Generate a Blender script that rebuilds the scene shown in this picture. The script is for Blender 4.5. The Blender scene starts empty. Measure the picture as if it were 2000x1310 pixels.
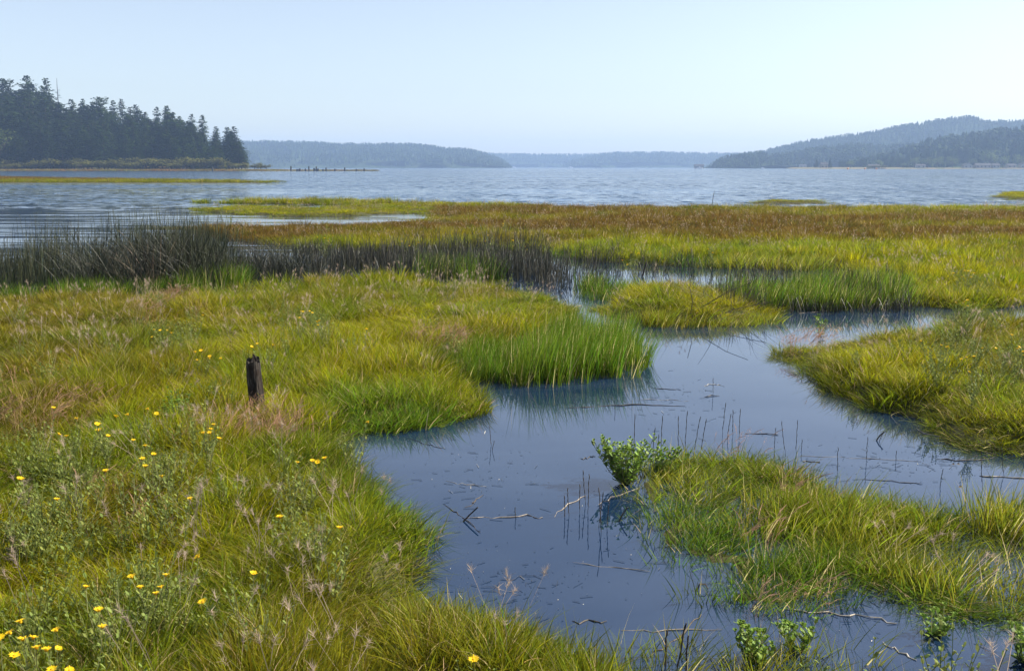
import bpy, math, random
import numpy as np
from mathutils import Vector, Matrix

# ---------------------------------------------------------------- camera, world, sun, exposure
S = bpy.context.scene
W, HT, F, HOR, CH = 2000.0, 1310.0, 1944.0, 326.5, 2.2
PITCH = math.atan((HT/2-HOR)/F)
cam = bpy.data.objects.new('camera', bpy.data.cameras.new('camera'))
S.collection.objects.link(cam); S.camera = cam
cam.location = (0, 0, CH); cam.rotation_euler = (math.pi/2-PITCH, 0, 0)
cam.data.sensor_width = 36; cam.data.lens = F/W*36; cam.data.clip_start = 0.05; cam.data.clip_end = 40000
SUN_EL, SUN_AZ = math.radians(39), math.radians(76)       # azimuth measured clockwise from the view direction (+Y)
world = bpy.data.worlds.new('World'); S.world = world; world.use_nodes = True
wn = world.node_tree.nodes; wl = world.node_tree.links
bg = wn['Background']; bg.inputs['Strength'].default_value = 0.086
sky = wn.new('ShaderNodeTexSky'); sky.sky_type = 'NISHITA'; sky.sun_disc = False
sky.sun_elevation = SUN_EL; sky.sun_rotation = SUN_AZ
sky.air_density = 1.0; sky.dust_density = 0.9; sky.ozone_density = 2.0; sky.altitude = 0
hsv = wn.new('ShaderNodeHueSaturation'); hsv.inputs['Saturation'].default_value = 0.70; hsv.inputs['Hue'].default_value = 0.508
wl.new(sky.outputs[0], hsv.inputs['Color']); wl.new(hsv.outputs[0], bg.inputs['Color'])
sl = bpy.data.lights.new('sun', 'SUN'); sl.energy = 5.0; sl.angle = math.radians(0.6); sl.color = (1.0, 0.92, 0.76)
so = bpy.data.objects.new('sun', sl); S.collection.objects.link(so)
sd = Vector((math.sin(SUN_AZ)*math.cos(SUN_EL), math.cos(SUN_AZ)*math.cos(SUN_EL), math.sin(SUN_EL)))
so.rotation_euler = sd.to_track_quat('Z', 'Y').to_euler(); so.location = (30, 20, 60)
S.view_settings.view_transform = 'Standard'; S.view_settings.look = 'None'
S.view_settings.exposure = 1.1; S.view_settings.gamma = 1.0
S.cycles.max_bounces = 7; S.cycles.transparent_max_bounces = 8; S.cycles.volume_bounces = 2
S.cycles.diffuse_bounces = 3; S.cycles.glossy_bounces = 3; S.cycles.transmission_bounces = 3
S.cycles.use_denoising = True; S.cycles.caustics_reflective = False; S.cycles.caustics_refractive = False
S.cycles.sample_clamp_indirect = 4.0

rnd = random.Random(7)
RG = np.random.default_rng(11)
COL = S.collection

# ---------------------------------------------------------------- helpers
def P(x, y, z=0.0):
    """photo pixel -> world point where its ray meets height z"""
    dx = (x-W/2)/F; dy = (HT/2-y)/F
    cp, sp = math.cos(PITCH), math.sin(PITCH)
    d = (dx, cp+dy*sp, -sp+dy*cp)
    t = (z-CH)/min(d[2], -1e-5)
    return (d[0]*t, d[1]*t)

def proj(x, y, z=0.0):
    cp, sp = math.cos(PITCH), math.sin(PITCH)
    zz = z-CH
    dep = y*cp - zz*sp; up = y*sp + zz*cp
    dep = np.maximum(dep, 0.05)
    return W/2+F*x/dep, HT/2-F*up/dep

def zat(ypx, d):
    """height seen at image row ypx at ground distance d"""
    return CH + d*math.tan(math.atan((HT/2-ypx)/F)-PITCH)

def _h(ix, iy, s):
    n = (ix*374761393 + iy*668265263 + s*974634777) & 0xffffffff
    n = ((n ^ (n >> 13))*1274126177) & 0xffffffff
    return ((n ^ (n >> 16)) & 0xffff)/65535.0

def vnoise(x, y, s=0):
    x = np.asarray(x, float); y = np.asarray(y, float)
    ix = np.floor(x).astype(np.int64); iy = np.floor(y).astype(np.int64)
    fx = x-ix; fy = y-iy; fx = fx*fx*(3-2*fx); fy = fy*fy*(3-2*fy)
    a = _h(ix, iy, s); b = _h(ix+1, iy, s); c = _h(ix, iy+1, s); d = _h(ix+1, iy+1, s)
    return (a*(1-fx)+b*fx)*(1-fy)+(c*(1-fx)+d*fx)*fy

def fbm(x, y, s=0, o=4):
    v = 0; a = 0.5; t = 0
    for i in range(o):
        v = v+a*vnoise(np.asarray(x)*2**i, np.asarray(y)*2**i, s+i); t += a; a *= 0.5
    return v/t

def sstep(a, b, x):
    t = np.clip((x-a)/(b-a), 0, 1); return t*t*(3-2*t)

def poly(pts):
    return np.array([P(*p) for p in pts])

def sdist(px, py, V):
    """signed distance to polygon V, positive inside"""
    best = np.full(px.shape, 1e18); ins = np.zeros(px.shape, bool)
    n = len(V)
    for i in range(n):
        ax, ay = V[i]; bx, by = V[(i+1) % n]
        ex, ey = bx-ax, by-ay; L = ex*ex+ey*ey+1e-12
        t = np.clip(((px-ax)*ex+(py-ay)*ey)/L, 0, 1)
        d = (px-ax-t*ex)**2+(py-ay-t*ey)**2
        best = np.minimum(best, d)
        if ay != by:
            c = ((ay > py) != (by > py)) & (px < (bx-ax)*(py-ay)/(by-ay)+ax)
            ins ^= c
    return np.where(ins, 1, -1)*np.sqrt(best)

def mesh_np(name, verts, faces):
    me = bpy.data.meshes.new(name); me.from_pydata([tuple(v) for v in verts], [], [tuple(f) for f in faces]); me.update(); return me

def link(name, me, parent=None, mats=None, smooth=False):
    o = bpy.data.objects.new(name, me); COL.objects.link(o)
    if parent is not None: o.parent = parent
    if mats:
        for m in (mats if isinstance(mats, (list, tuple)) else [mats]): me.materials.append(m)
    if smooth: me.polygons.foreach_set('use_smooth', [True]*len(me.polygons))
    return o

def tag(o, label=None, cat=None, group=None, kind=None):
    if label: o['label'] = label
    if cat: o['category'] = cat
    if group: o['group'] = group
    if kind: o['kind'] = kind
    return o

def empty(name, loc, rz=0, label=None, cat=None, group=None, sc=1):
    o = bpy.data.objects.new(name, None); COL.objects.link(o); o.location = loc; o.rotation_euler = (0, 0, rz)
    o.scale = (sc, sc, sc) if not isinstance(sc, tuple) else sc
    o.empty_display_size = 0.1
    return tag(o, label, cat, group)

class MB:
    """mesh buffer: collects shapes into one mesh"""
    def __init__(s): s.v = []; s.f = []; s.m = []
    def add(s, vs, fs, mi=0):
        b = len(s.v); s.v += [tuple(v) for v in vs]; s.f += [tuple(b+i for i in f) for f in fs]; s.m += [mi]*len(fs)
    def tube(s, path, rad, n=5, mi=0, cap=True):
        path = [Vector(p) for p in path]; b = len(s.v)
        for i, p in enumerate(path):
            d = (path[min(i+1, len(path)-1)]-path[max(i-1, 0)]).normalized()
            a = d.cross(Vector((0.3, 0.9, 0.1))).normalized(); c = d.cross(a)
            r = rad[i] if isinstance(rad, (list, tuple)) else rad
            for k in range(n):
                t = 2*math.pi*k/n; s.v.append(tuple(p+(a*math.cos(t)+c*math.sin(t))*r))
        for i in range(len(path)-1):
            for k in range(n):
                s.f.append((b+i*n+k, b+i*n+(k+1) % n, b+(i+1)*n+(k+1) % n, b+(i+1)*n+k)); s.m.append(mi)
        if cap:
            s.f.append(tuple(b+(len(path)-1)*n+k for k in range(n))); s.m.append(mi)
            s.f.append(tuple(b+k for k in reversed(range(n)))); s.m.append(mi)
    def box(s, x0, x1, y0, y1, z0, z1, mi=0):
        v = [(x, y, z) for x in (x0, x1) for y in (y0, y1) for z in (z0, z1)]
        s.add(v, [(0, 1, 3, 2), (4, 6, 7, 5), (0, 4, 5, 1), (2, 3, 7, 6), (0, 2, 6, 4), (1, 5, 7, 3)], mi)
    def leaf(s, base, d, up, L, w, mi=0, fold=0.0):
        """pointed oval leaf"""
        d = Vector(d).normalized(); up = Vector(up); sd_ = d.cross(up)
        if sd_.length < 1e-4: sd_ = d.cross(Vector((1, 0, 0)))
        sd_.normalize(); n = sd_.cross(d)
        b = Vector(base); m1 = b+d*L*0.35+n*fold*L*0.2; m2 = b+d*L*0.75+n*fold*L*0.2; t = b+d*L-n*fold*L*0.15
        s.add([b, m1+sd_*w*0.5, m2+sd_*w*0.42, t, m2-sd_*w*0.42, m1-sd_*w*0.5, m1, m2],
              [(0, 1, 6), (1, 2, 7, 6), (2, 3, 7), (0, 6, 5), (6, 7, 4, 5), (7, 3, 4)], mi)
    def mesh(s, name, mats=None):
        me = bpy.data.meshes.new(name); me.from_pydata(s.v, [], s.f)
        if mats:
            for m in (mats if isinstance(mats, (list, tuple)) else [mats]): me.materials.append(m)
            me.polygons.foreach_set('material_index', s.m)
        me.update(); return me
    def build(s, name, mats, parent=None): return link(name, s.mesh(name, mats), parent)

# ---------------------------------------------------------------- materials
def newmat(name):
    m = bpy.data.materials.new(name); m.use_nodes = True
    return m, m.node_tree.nodes, m.node_tree.links

def noise_mat(name, c1, c2, scale=4, rough=0.9, bump=0.0, stretch=(1, 1, 1), lo=0.35, hi=0.65, bdist=0.02, spec=0.2, world_co=False):
    m, n, l = newmat(name); b = n['Principled BSDF']; b.inputs['Roughness'].default_value = rough
    b.inputs['Specular IOR Level'].default_value = spec
    tc = n.new('ShaderNodeTexCoord'); mp = n.new('ShaderNodeMapping'); mp.inputs['Scale'].default_value = stretch
    if world_co:
        g = n.new('ShaderNodeNewGeometry'); l.new(g.outputs['Position'], mp.inputs[0])
    else: l.new(tc.outputs['Object'], mp.inputs[0])
    t = n.new('ShaderNodeTexNoise'); t.inputs['Scale'].default_value = scale; t.inputs['Detail'].default_value = 6
    l.new(mp.outputs[0], t.inputs['Vector'])
    r = n.new('ShaderNodeValToRGB'); r.color_ramp.elements[0].position = lo; r.color_ramp.elements[1].position = hi
    r.color_ramp.elements[0].color = (*c1, 1); r.color_ramp.elements[1].color = (*c2, 1)
    l.new(t.outputs[0], r.inputs[0]); l.new(r.outputs[0], b.inputs['Base Color'])
    if bump:
        bp = n.new('ShaderNodeBump'); bp.inputs['Strength'].default_value = bump; bp.inputs['Distance'].default_value = bdist
        l.new(t.outputs[0], bp.inputs['Height']); l.new(bp.outputs[0], b.inputs['Normal'])
    return m

def leaf_mat(name, col, trans=0.35, rough=0.6, var=0.25, spec=0.3, tint=False, base=None, tip=None, noisescale=None, objvar=0.0, straw=False):
    """plant tissue: diffuse + translucent; 'tint' reads the per-tuft colour, 'bv' the per-blade variation"""
    m, n, l = newmat(name); b = n['Principled BSDF']
    b.inputs['Roughness'].default_value = rough; b.inputs['Specular IOR Level'].default_value = spec
    if tint:
        a = n.new('ShaderNodeAttribute'); a.attribute_type = 'INSTANCER'; a.attribute_name = 'tint'; src = a.outputs['Color']
    else:
        rgb = n.new('ShaderNodeRGB'); rgb.outputs[0].default_value = (*col, 1); src = rgb.outputs[0]
    v = n.new('ShaderNodeAttribute'); v.attribute_type = 'GEOMETRY'; v.attribute_name = 'bv'
    sp = n.new('ShaderNodeSeparateColor'); l.new(v.outputs['Color'], sp.inputs[0])
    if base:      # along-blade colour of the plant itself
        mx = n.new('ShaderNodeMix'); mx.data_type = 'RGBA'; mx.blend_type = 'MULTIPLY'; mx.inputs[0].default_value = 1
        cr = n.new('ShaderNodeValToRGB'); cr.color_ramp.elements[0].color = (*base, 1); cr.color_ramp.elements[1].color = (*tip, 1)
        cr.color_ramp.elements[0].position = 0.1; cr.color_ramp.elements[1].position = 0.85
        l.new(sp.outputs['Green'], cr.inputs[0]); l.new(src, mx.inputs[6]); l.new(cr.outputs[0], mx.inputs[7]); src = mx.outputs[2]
    if straw:     # the odd dead blade
        ct = n.new('ShaderNodeMath'); ct.operation = 'GREATER_THAN'; ct.inputs[1].default_value = 0.94; l.new(sp.outputs['Red'], ct.inputs[0])
        mk = n.new('ShaderNodeMix'); mk.data_type = 'RGBA'; mk.inputs[7].default_value = (0.36, 0.28, 0.14, 1); l.new(ct.outputs[0], mk.inputs[0]); l.new(src, mk.inputs[6]); src = mk.outputs[2]
    hs = n.new('ShaderNodeHueSaturation')
    mr = n.new('ShaderNodeMapRange'); mr.inputs[3].default_value = 1-var; mr.inputs[4].default_value = 1+var*1.3
    mh = n.new('ShaderNodeMapRange'); mh.inputs[3].default_value = 0.5-0.03*var*2; mh.inputs[4].default_value = 0.5+0.02*var*3
    if noisescale:
        g = n.new('ShaderNodeNewGeometry'); t = n.new('ShaderNodeTexNoise'); t.inputs['Scale'].default_value = noisescale
        t.inputs['Detail'].default_value = 3; l.new(g.outputs['Position'], t.inputs['Vector'])
        l.new(t.outputs[0], mr.inputs[0]); l.new(t.outputs[0], mh.inputs[0]); mr.inputs[1].default_value = 0.3; mr.inputs[2].default_value = 0.7
    else:
        l.new(sp.outputs['Red'], mr.inputs[0]); l.new(sp.outputs['Blue'], mh.inputs[0])
    val = mr.outputs[0]
    if objvar:
        oi = n.new('ShaderNodeObjectInfo'); m2 = n.new('ShaderNodeMapRange'); m2.inputs[3].default_value = 1-objvar; m2.inputs[4].default_value = 1+objvar
        mm = n.new('ShaderNodeMath'); mm.operation = 'MULTIPLY'; l.new(oi.outputs['Random'], m2.inputs[0]); l.new(m2.outputs[0], mm.inputs[0]); l.new(val, mm.inputs[1]); val = mm.outputs[0]
    l.new(val, hs.inputs['Value']); l.new(mh.outputs[0], hs.inputs['Hue']); l.new(src, hs.inputs['Color'])
    l.new(hs.outputs[0], b.inputs['Base Color'])
    tr = n.new('ShaderNodeBsdfTranslucent'); l.new(hs.outputs[0], tr.inputs['Color'])
    ms = n.new('ShaderNodeMixShader'); ms.inputs[0].default_value = trans
    l.new(b.outputs[0], ms.inputs[1]); l.new(tr.outputs[0], ms.inputs[2])
    l.new(ms.outputs[0], n['Material Output'].inputs['Surface'])
    return m

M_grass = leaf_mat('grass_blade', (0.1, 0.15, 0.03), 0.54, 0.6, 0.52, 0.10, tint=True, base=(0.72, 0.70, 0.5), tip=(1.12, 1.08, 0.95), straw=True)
M_straw = leaf_mat('seed_bristle', (0.42, 0.34, 0.25), 0.4, 0.7, 0.25, 0.1, tint=True)
M_reed = leaf_mat('bulrush_stem', (0.035, 0.045, 0.03), 0.08, 0.5, 0.4, 0.35, tint=True, base=(1, 1, 0.9), tip=(1.0, 0.9, 0.8))
M_weed = leaf_mat('gumweed_leaf', (0.17, 0.205, 0.05), 0.35, 0.6, 0.35, 0.12)
M_weedstem = leaf_mat('gumweed_stem', (0.16, 0.17, 0.07), 0.1, 0.6, 0.3, 0.2)
M_succ = leaf_mat('shore_bush_leaf', (0.15, 0.235, 0.03), 0.3, 0.5, 0.3, 0.15)
M_petal = leaf_mat('gumweed_petal', (0.83, 0.56, 0.015), 0.3, 0.5, 0.15, 0.2)
M_disc = leaf_mat('gumweed_disc', (0.62, 0.34, 0.015), 0.1, 0.7, 0.15, 0.1)
M_conif = leaf_mat('conifer_needles', (0.028, 0.050, 0.008), 0.2, 0.75, 0.35, 0.1, noisescale=0.25, objvar=0.3)
M_bark = noise_mat('tree_bark', (0.05, 0.04, 0.03), (0.14, 0.11, 0.09), 2, 0.95)
M_shrub = leaf_mat('shrub_leaves', (0.13, 0.13, 0.03), 0.35, 0.65, 0.4, 0.1, noisescale=0.35, objvar=0.35)
M_broad = leaf_mat('broadleaf_crown', (0.12, 0.16, 0.045), 0.35, 0.65, 0.3, 0.1, noisescale=0.2, objvar=0.15)
M_olive = leaf_mat('madrone_leaves', (0.085, 0.115, 0.03), 0.35, 0.65, 0.3, 0.1, noisescale=0.3)
M_driftgrey = noise_mat('driftwood', (0.16, 0.13, 0.10), (0.42, 0.37, 0.31), 14, 0.85, 0.5, (1, 1, 0.3))
M_pale = noise_mat('bleached_stick', (0.30, 0.26, 0.20), (0.58, 0.53, 0.45), 20, 0.8)
M_darkstick = noise_mat('wet_stick', (0.03, 0.024, 0.018), (0.12, 0.095, 0.07), 20, 0.6)
M_piling = noise_mat('piling_wood', (0.02, 0.018, 0.015), (0.07, 0.06, 0.05), 3, 0.9)
M_house = noise_mat('house_paint', (0.30, 0.30, 0.29), (0.4, 0.4, 0.38), 1, 0.8)
M_house2 = noise_mat('tan_siding', (0.30, 0.27, 0.23), (0.38, 0.34, 0.30), 1, 0.8)
M_roof = noise_mat('roof_shingle', (0.05, 0.05, 0.055), (0.09, 0.085, 0.085), 1, 0.95)
M_glass = noise_mat('window_glass', (0.03, 0.04, 0.05), (0.05, 0.06, 0.07), 1, 0.1, spec=0.5)
M_white = noise_mat('white_hull', (0.75, 0.75, 0.75), (0.82, 0.82, 0.82), 1, 0.4)
M_orange = noise_mat('buoy_paint', (0.6, 0.25, 0.1), (0.7, 0.3, 0.12), 1, 0.5)

# ---------------------------------------------------------------- the marsh: land areas (photo px; third number = height of the tips seen there)
h3 = 0.30
LAND = {
 'front': poly([(-1500, 1500), (-1500, 556, .35), (0, 562, .3), (200, 560, .3), (430, 546, .3), (600, 532, .3), (800, 532, .3), (950, 540, .3), (1050, 552, .3), (1100, 568, .25),
                (1120, 600, .1), (1105, 622), (1085, 665), (930, 702), (880, 745), (905, 775), (945, 790), (930, 806), (880, 812), (850, 815), (815, 836), (770, 840), (655, 844), (640, 868), (675, 905, .2),
                (760, 945, .3), (825, 962, .33), (850, 1000, .25), (842, 1035, .15), (800, 1065, .1), (850, 1090, .3), (945, 1125, .28), (1030, 1175, .28), (1110, 1220, .28), (1220, 1262, .28), (1320, 1310, .28), (1420, 1350, .28),
                (1700, 1400), (2300, 1460), (2600, 2400), (-1500, 2400)]),
 'tussock': poly([(1165, 600), (1195, 575, .25), (1240, 545, .3), (1320, 540, .35), (1420, 548, .3), (1480, 565, .3), (1505, 598, .1), (1490, 622), (1420, 634), (1330, 634), (1275, 625), (1215, 622)]),
 'far': poly([(300, 443), (350, 436, .2), (430, 432, .3), (560, 430, .3), (700, 427, .3), (830, 424, .2), (850, 421), (800, 417), (720, 420), (640, 423), (560, 423), (470, 419), (400, 413), (368, 407), (420, 403, .15), (470, 400, .1),
              (620, 403, .15), (700, 402), (620, 400), (500, 399), (420, 397), (378, 394), (400, 386, .35), (600, 383, .4), (820, 386, .4), (1000, 392, .3), (1058, 397, .2), (1100, 399, .31), (1500, 398, .31), (2000, 397, .31), (3200, 395, .31),
              (3200, 600), (2000, 596), (1900, 606), (1850, 602), (1790, 596), (1765, 575), (1745, 545), (1700, 535, .2), (1640, 527), (1615, 522), (1625, 516), (1700, 514), (1640, 511), (1560, 512),
              (1500, 510), (1400, 514), (1300, 517), (1200, 514), (1110, 502), (1060, 492), (900, 492), (760, 494), (660, 489), (560, 481), (470, 470), (405, 459), (440, 455), (390, 452), (340, 448)]),
 'right': poly([(1560, 690), (1570, 668, .1), (1620, 650, .2), (1700, 626, .3), (1800, 618, .3), (1860, 606, .3), (2000, 600, .3), (3000, 600), (3000, 880), (2100, 880), (1990, 878), (1900, 882), (1845, 868), (1835, 832), (1760, 818), (1700, 802), (1655, 775), (1612, 738), (1580, 712)]),
 'islet': poly([(1295, 955), (1285, 915), (1310, 897), (1360, 885, .1), (1400, 870, .15), (1450, 872, .15), (1490, 900, .15), (1560, 925, .15), (1610, 945, .18), (1650, 962, .18), (1760, 965, .18), (1850, 962, .18), (2000, 950, .2), (2400, 950), (2400, 1240), (1960, 1215), (1850, 1200),
                (1790, 1150), (1700, 1128), (1640, 1110), (1600, 1160), (1530, 1192), (1450, 1180), (1440, 1120), (1450, 1090), (1380, 1085), (1330, 1060), (1350, 1020), (1370, 1000), (1325, 985)]),
 'bar': poly([(-900, 359), (0, 357.5), (300, 357.5), (520, 357.5), (560, 356), (500, 352, .35), (300, 349.5, .35), (0, 345.5, .35), (-900, 344, .35)]),
 'speck': poly([(1460, 397), (1530, 394), (1630, 396.5), (1560, 398), (1500, 398.5)]),
 'corner': poly([(1938, 385), (1970, 379), (2200, 378), (2200, 393), (1990, 390.5)]),
}
HOLE = poly([(1440, 962), (1500, 945, .1), (1570, 950, .1), (1585, 1000), (1540, 1032), (1455, 1015)])   # little pool inside the islet
def land_sd(x, y):
    wx = x+(fbm(x*2.1, y*2.1, 21, 4)-0.5)*0.7*sstep(2, 8, y)
    wy = y+(fbm(x*2.1, y*2.1, 31, 4)-0.5)*0.7*sstep(2, 8, y)
    s = np.full(x.shape, -1e9); which = np.zeros(x.shape, int)
    for i, (k, V) in enumerate(LAND.items()):
        d = sdist(wx, wy, V)
        which = np.where(d > s, i, which); s = np.maximum(s, d)
    s = np.minimum(s, -sdist(wx, wy, HOLE))
    return s, which
KEYS = list(LAND.keys())
def gheight(x, y, s, wh):
    isl = (wh == KEYS.index('islet'))
    top = np.where(isl, -0.09, np.where(wh == KEYS.index('far'), 0.05, 0.10))+(fbm(x*0.9, y*0.9, 5, 3)-0.45)*np.where(isl, 0.10, 0.16)
    top = np.where(wh == KEYS.index('tussock'), top+0.10*sstep(0.2, 1.2, s), top)
    z = np.where(s > 0, top*sstep(0, 0.35, s)+0.01, 0.01+np.maximum(s*0.55, -0.45))
    return z
ts = [0.0]
while ts[-1] < 85: ts.append(ts[-1]+0.10+0.011*ts[-1])
while ts[-1] < 5000: ts.append(ts[-1]*1.13)
ts[-1] = 5000.0
tb = [0.0]
while tb[-1] < 5000: tb.append(tb[-1]*1.25+0.5)
tb[-1] = 5000.0
xs = np.array([-t for t in ts[:0:-1]]+ts)
ys = np.array([2.5-t for t in tb[:0:-1]]+[2.5+t for t in ts]); ys[-1] = 5000
X, Y = np.meshgrid(xs, ys); sh = X.shape; X = X.ravel(); Y = Y.ravel()
sdv = np.full(X.shape, -5.0); wh = np.zeros(X.shape, int)
near = (np.abs(X) < 260) & (Y > -60) & (Y < 260)
sdv[near], wh[near] = land_sd(X[near], Y[near])
Z = gheight(X, Y, sdv, wh)
Z = np.where(Y < -5, np.maximum(Z, 0.1), Z)       # bank behind the viewer
ny, nx = sh
idx = np.arange(ny*nx).reshape(ny, nx)
fc = np.stack([idx[:-1, :-1], idx[:-1, 1:], idx[1:, 1:], idx[1:, :-1]], -1).reshape(-1, 4)
me = bpy.data.meshes.new('ground'); me.from_pydata(np.stack([X, Y, Z], 1).tolist(), [], fc.tolist()); me.update()
M_ground = noise_mat('marsh_soil', (0.035, 0.032, 0.016), (0.085, 0.085, 0.03), 3, 0.95, 0.6)
tag(link('ground', me, None, M_ground, True), kind='structure')

# ---------------------------------------------------------------- water
def water_mat():
    m, n, l = newmat('water'); b = n['Principled BSDF']
    b.inputs['IOR'].default_value = 1.85; b.inputs['Roughness'].default_value = 0.03
    g = n.new('ShaderNodeNewGeometry'); sp = n.new('ShaderNodeSeparateXYZ'); l.new(g.outputs['Position'], sp.inputs[0])
    def mapr(src, a, b_, c, d):
        r = n.new('ShaderNodeMapRange'); r.interpolation_type = 'SMOOTHSTEP'
        for i, v in enumerate((a, b_, c, d)): r.inputs[i+1].default_value = v
        l.new(src, r.inputs[0]); return r.outputs[0]
    def math_(op, a, b_=None):
        q = n.new('ShaderNodeMath'); q.operation = op
        for i, v in enumerate((a, b_)):
            if v is None: continue
            if isinstance(v, (int, float)): q.inputs[i].default_value = v
            else: l.new(v, q.inputs[i])
        return q.outputs[0]
    def noise(scale, st, det=4, dist=0.0):
        mp = n.new('ShaderNodeMapping'); mp.inputs['Scale'].default_value = st; l.new(g.outputs['Position'], mp.inputs[0])
        t = n.new('ShaderNodeTexNoise'); t.inputs['Scale'].default_value = scale; t.inputs['Detail'].default_value = det; t.inputs['Distortion'].default_value = dist
        l.new(mp.outputs[0], t.inputs['Vector']); return t.outputs[0]
    # murk in the shallow pond, slight clouds of silt
    silt = noise(0.8, (0.5, 1.2, 1), 5, 1.5)
    cr = n.new('ShaderNodeValToRGB'); cr.color_ramp.elements[0].position = 0.35; cr.color_ramp.elements[1].position = 0.7
    cr.color_ramp.elements[0].color = (0.004, 0.017, 0.048, 1); cr.color_ramp.elements[1].color = (0.018, 0.034, 0.070, 1)
    l.new(silt, cr.inputs[0]); l.new(cr.outputs[0], b.inputs['Base Color'])
    # wind: open water is choppy in gusts, the pond and the channel lie calm
    open_ = mapr(sp.outputs[1], 48, 66, 0, 1)
    bm = n.new('ShaderNodeMix'); bm.data_type = 'RGBA'; bm.inputs[7].default_value = (0.006, 0.040, 0.095, 1)
    l.new(open_, bm.inputs[0]); l.new(cr.outputs[0], bm.inputs[6]); l.new(bm.outputs[2], b.inputs['Base Color'])
    gust = mapr(noise(1, (0.012, 0.06, 1), 4, 0.5), 0.40, 0.56, 0.3, 1)
    leftcalm = mapr(sp.outputs[1], 90, 125, 0, 1)
    lx = mapr(sp.outputs[0], -14, 2, 0, 1)
    calmfix = math_('MAXIMUM', leftcalm, lx)
    chop = math_('MULTIPLY', math_('MULTIPLY', open_, gust), mapr(calmfix, 0, 1, 0.4, 1))
    def ncol(scale, st, det=3):
        mp = n.new('ShaderNodeMapping'); mp.inputs['Scale'].default_value = st; l.new(g.outputs['Position'], mp.inputs[0])
        t = n.new('ShaderNodeTexNoise'); t.inputs['Scale'].default_value = scale; t.inputs['Detail'].default_value = det
        l.new(mp.outputs[0], t.inputs['Vector'])
        q = n.new('ShaderNodeSeparateColor'); l.new(t.outputs['Color'], q.inputs[0]); return q.outputs[0], q.outputs[1]
    # wave groups: patches where the chop stands higher
    g1 = mapr(noise(1, (1.3, 0.26, 1), 3), 0.38, 0.62, 0.35, 1.5)
    g2 = mapr(noise(1, (0.45, 0.045, 1), 4), 0.38, 0.62, 0.5, 1.4)
    amp = math_('MULTIPLY', math_('MULTIPLY', chop, math_('MULTIPLY', g1, g2)), 3.2)
    cx, cy = ncol(1.1, (1, 1.6, 1), 4)
    rx, ry = ncol(1, (0.18, 2.4, 1), 2)
    px_, py_ = ncol(1.4, (1, 1, 1), 2)
    chan = math_('MULTIPLY', mapr(sp.outputs[1], 16, 26, 0, 1), mapr(sp.outputs[0], -6, 4, 1, 0.12))
    ripa = math_('MULTIPLY', chan, 0.22)
    def slope(c, r_, p_):
        a = math_('MULTIPLY', math_('SUBTRACT', c, 0.5), amp)
        b2 = math_('MULTIPLY', math_('SUBTRACT', r_, 0.5), ripa)
        c2 = math_('MULTIPLY', math_('SUBTRACT', p_, 0.5), 0.006)
        return math_('ADD', math_('ADD', a, b2), c2)
    cb = n.new('ShaderNodeCombineXYZ'); l.new(slope(cx, rx, px_), cb.inputs[0]); l.new(slope(cy, ry, py_), cb.inputs[1]); cb.inputs[2].default_value = 1
    nv = n.new('ShaderNodeVectorMath'); nv.operation = 'NORMALIZE'; l.new(cb.outputs[0], nv.inputs[0]); l.new(nv.outputs[0], b.inputs['Normal'])
    l.new(mapr(open_, 0, 1, 1.85, 1.36), b.inputs['IOR'])
    l.new(mapr(chop, 0, 1, 0.02, 0.12), b.inputs['Roughness'])
    return m
wx_ = 4990.0
me = mesh_np('water', [(-wx_, -9, 0), (wx_, -9, 0), (wx_, wx_, 0), (-wx_, wx_, 0)], [(0, 1, 2, 3)])
tag(link('water', me, None, water_mat()), kind='structure')

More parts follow.
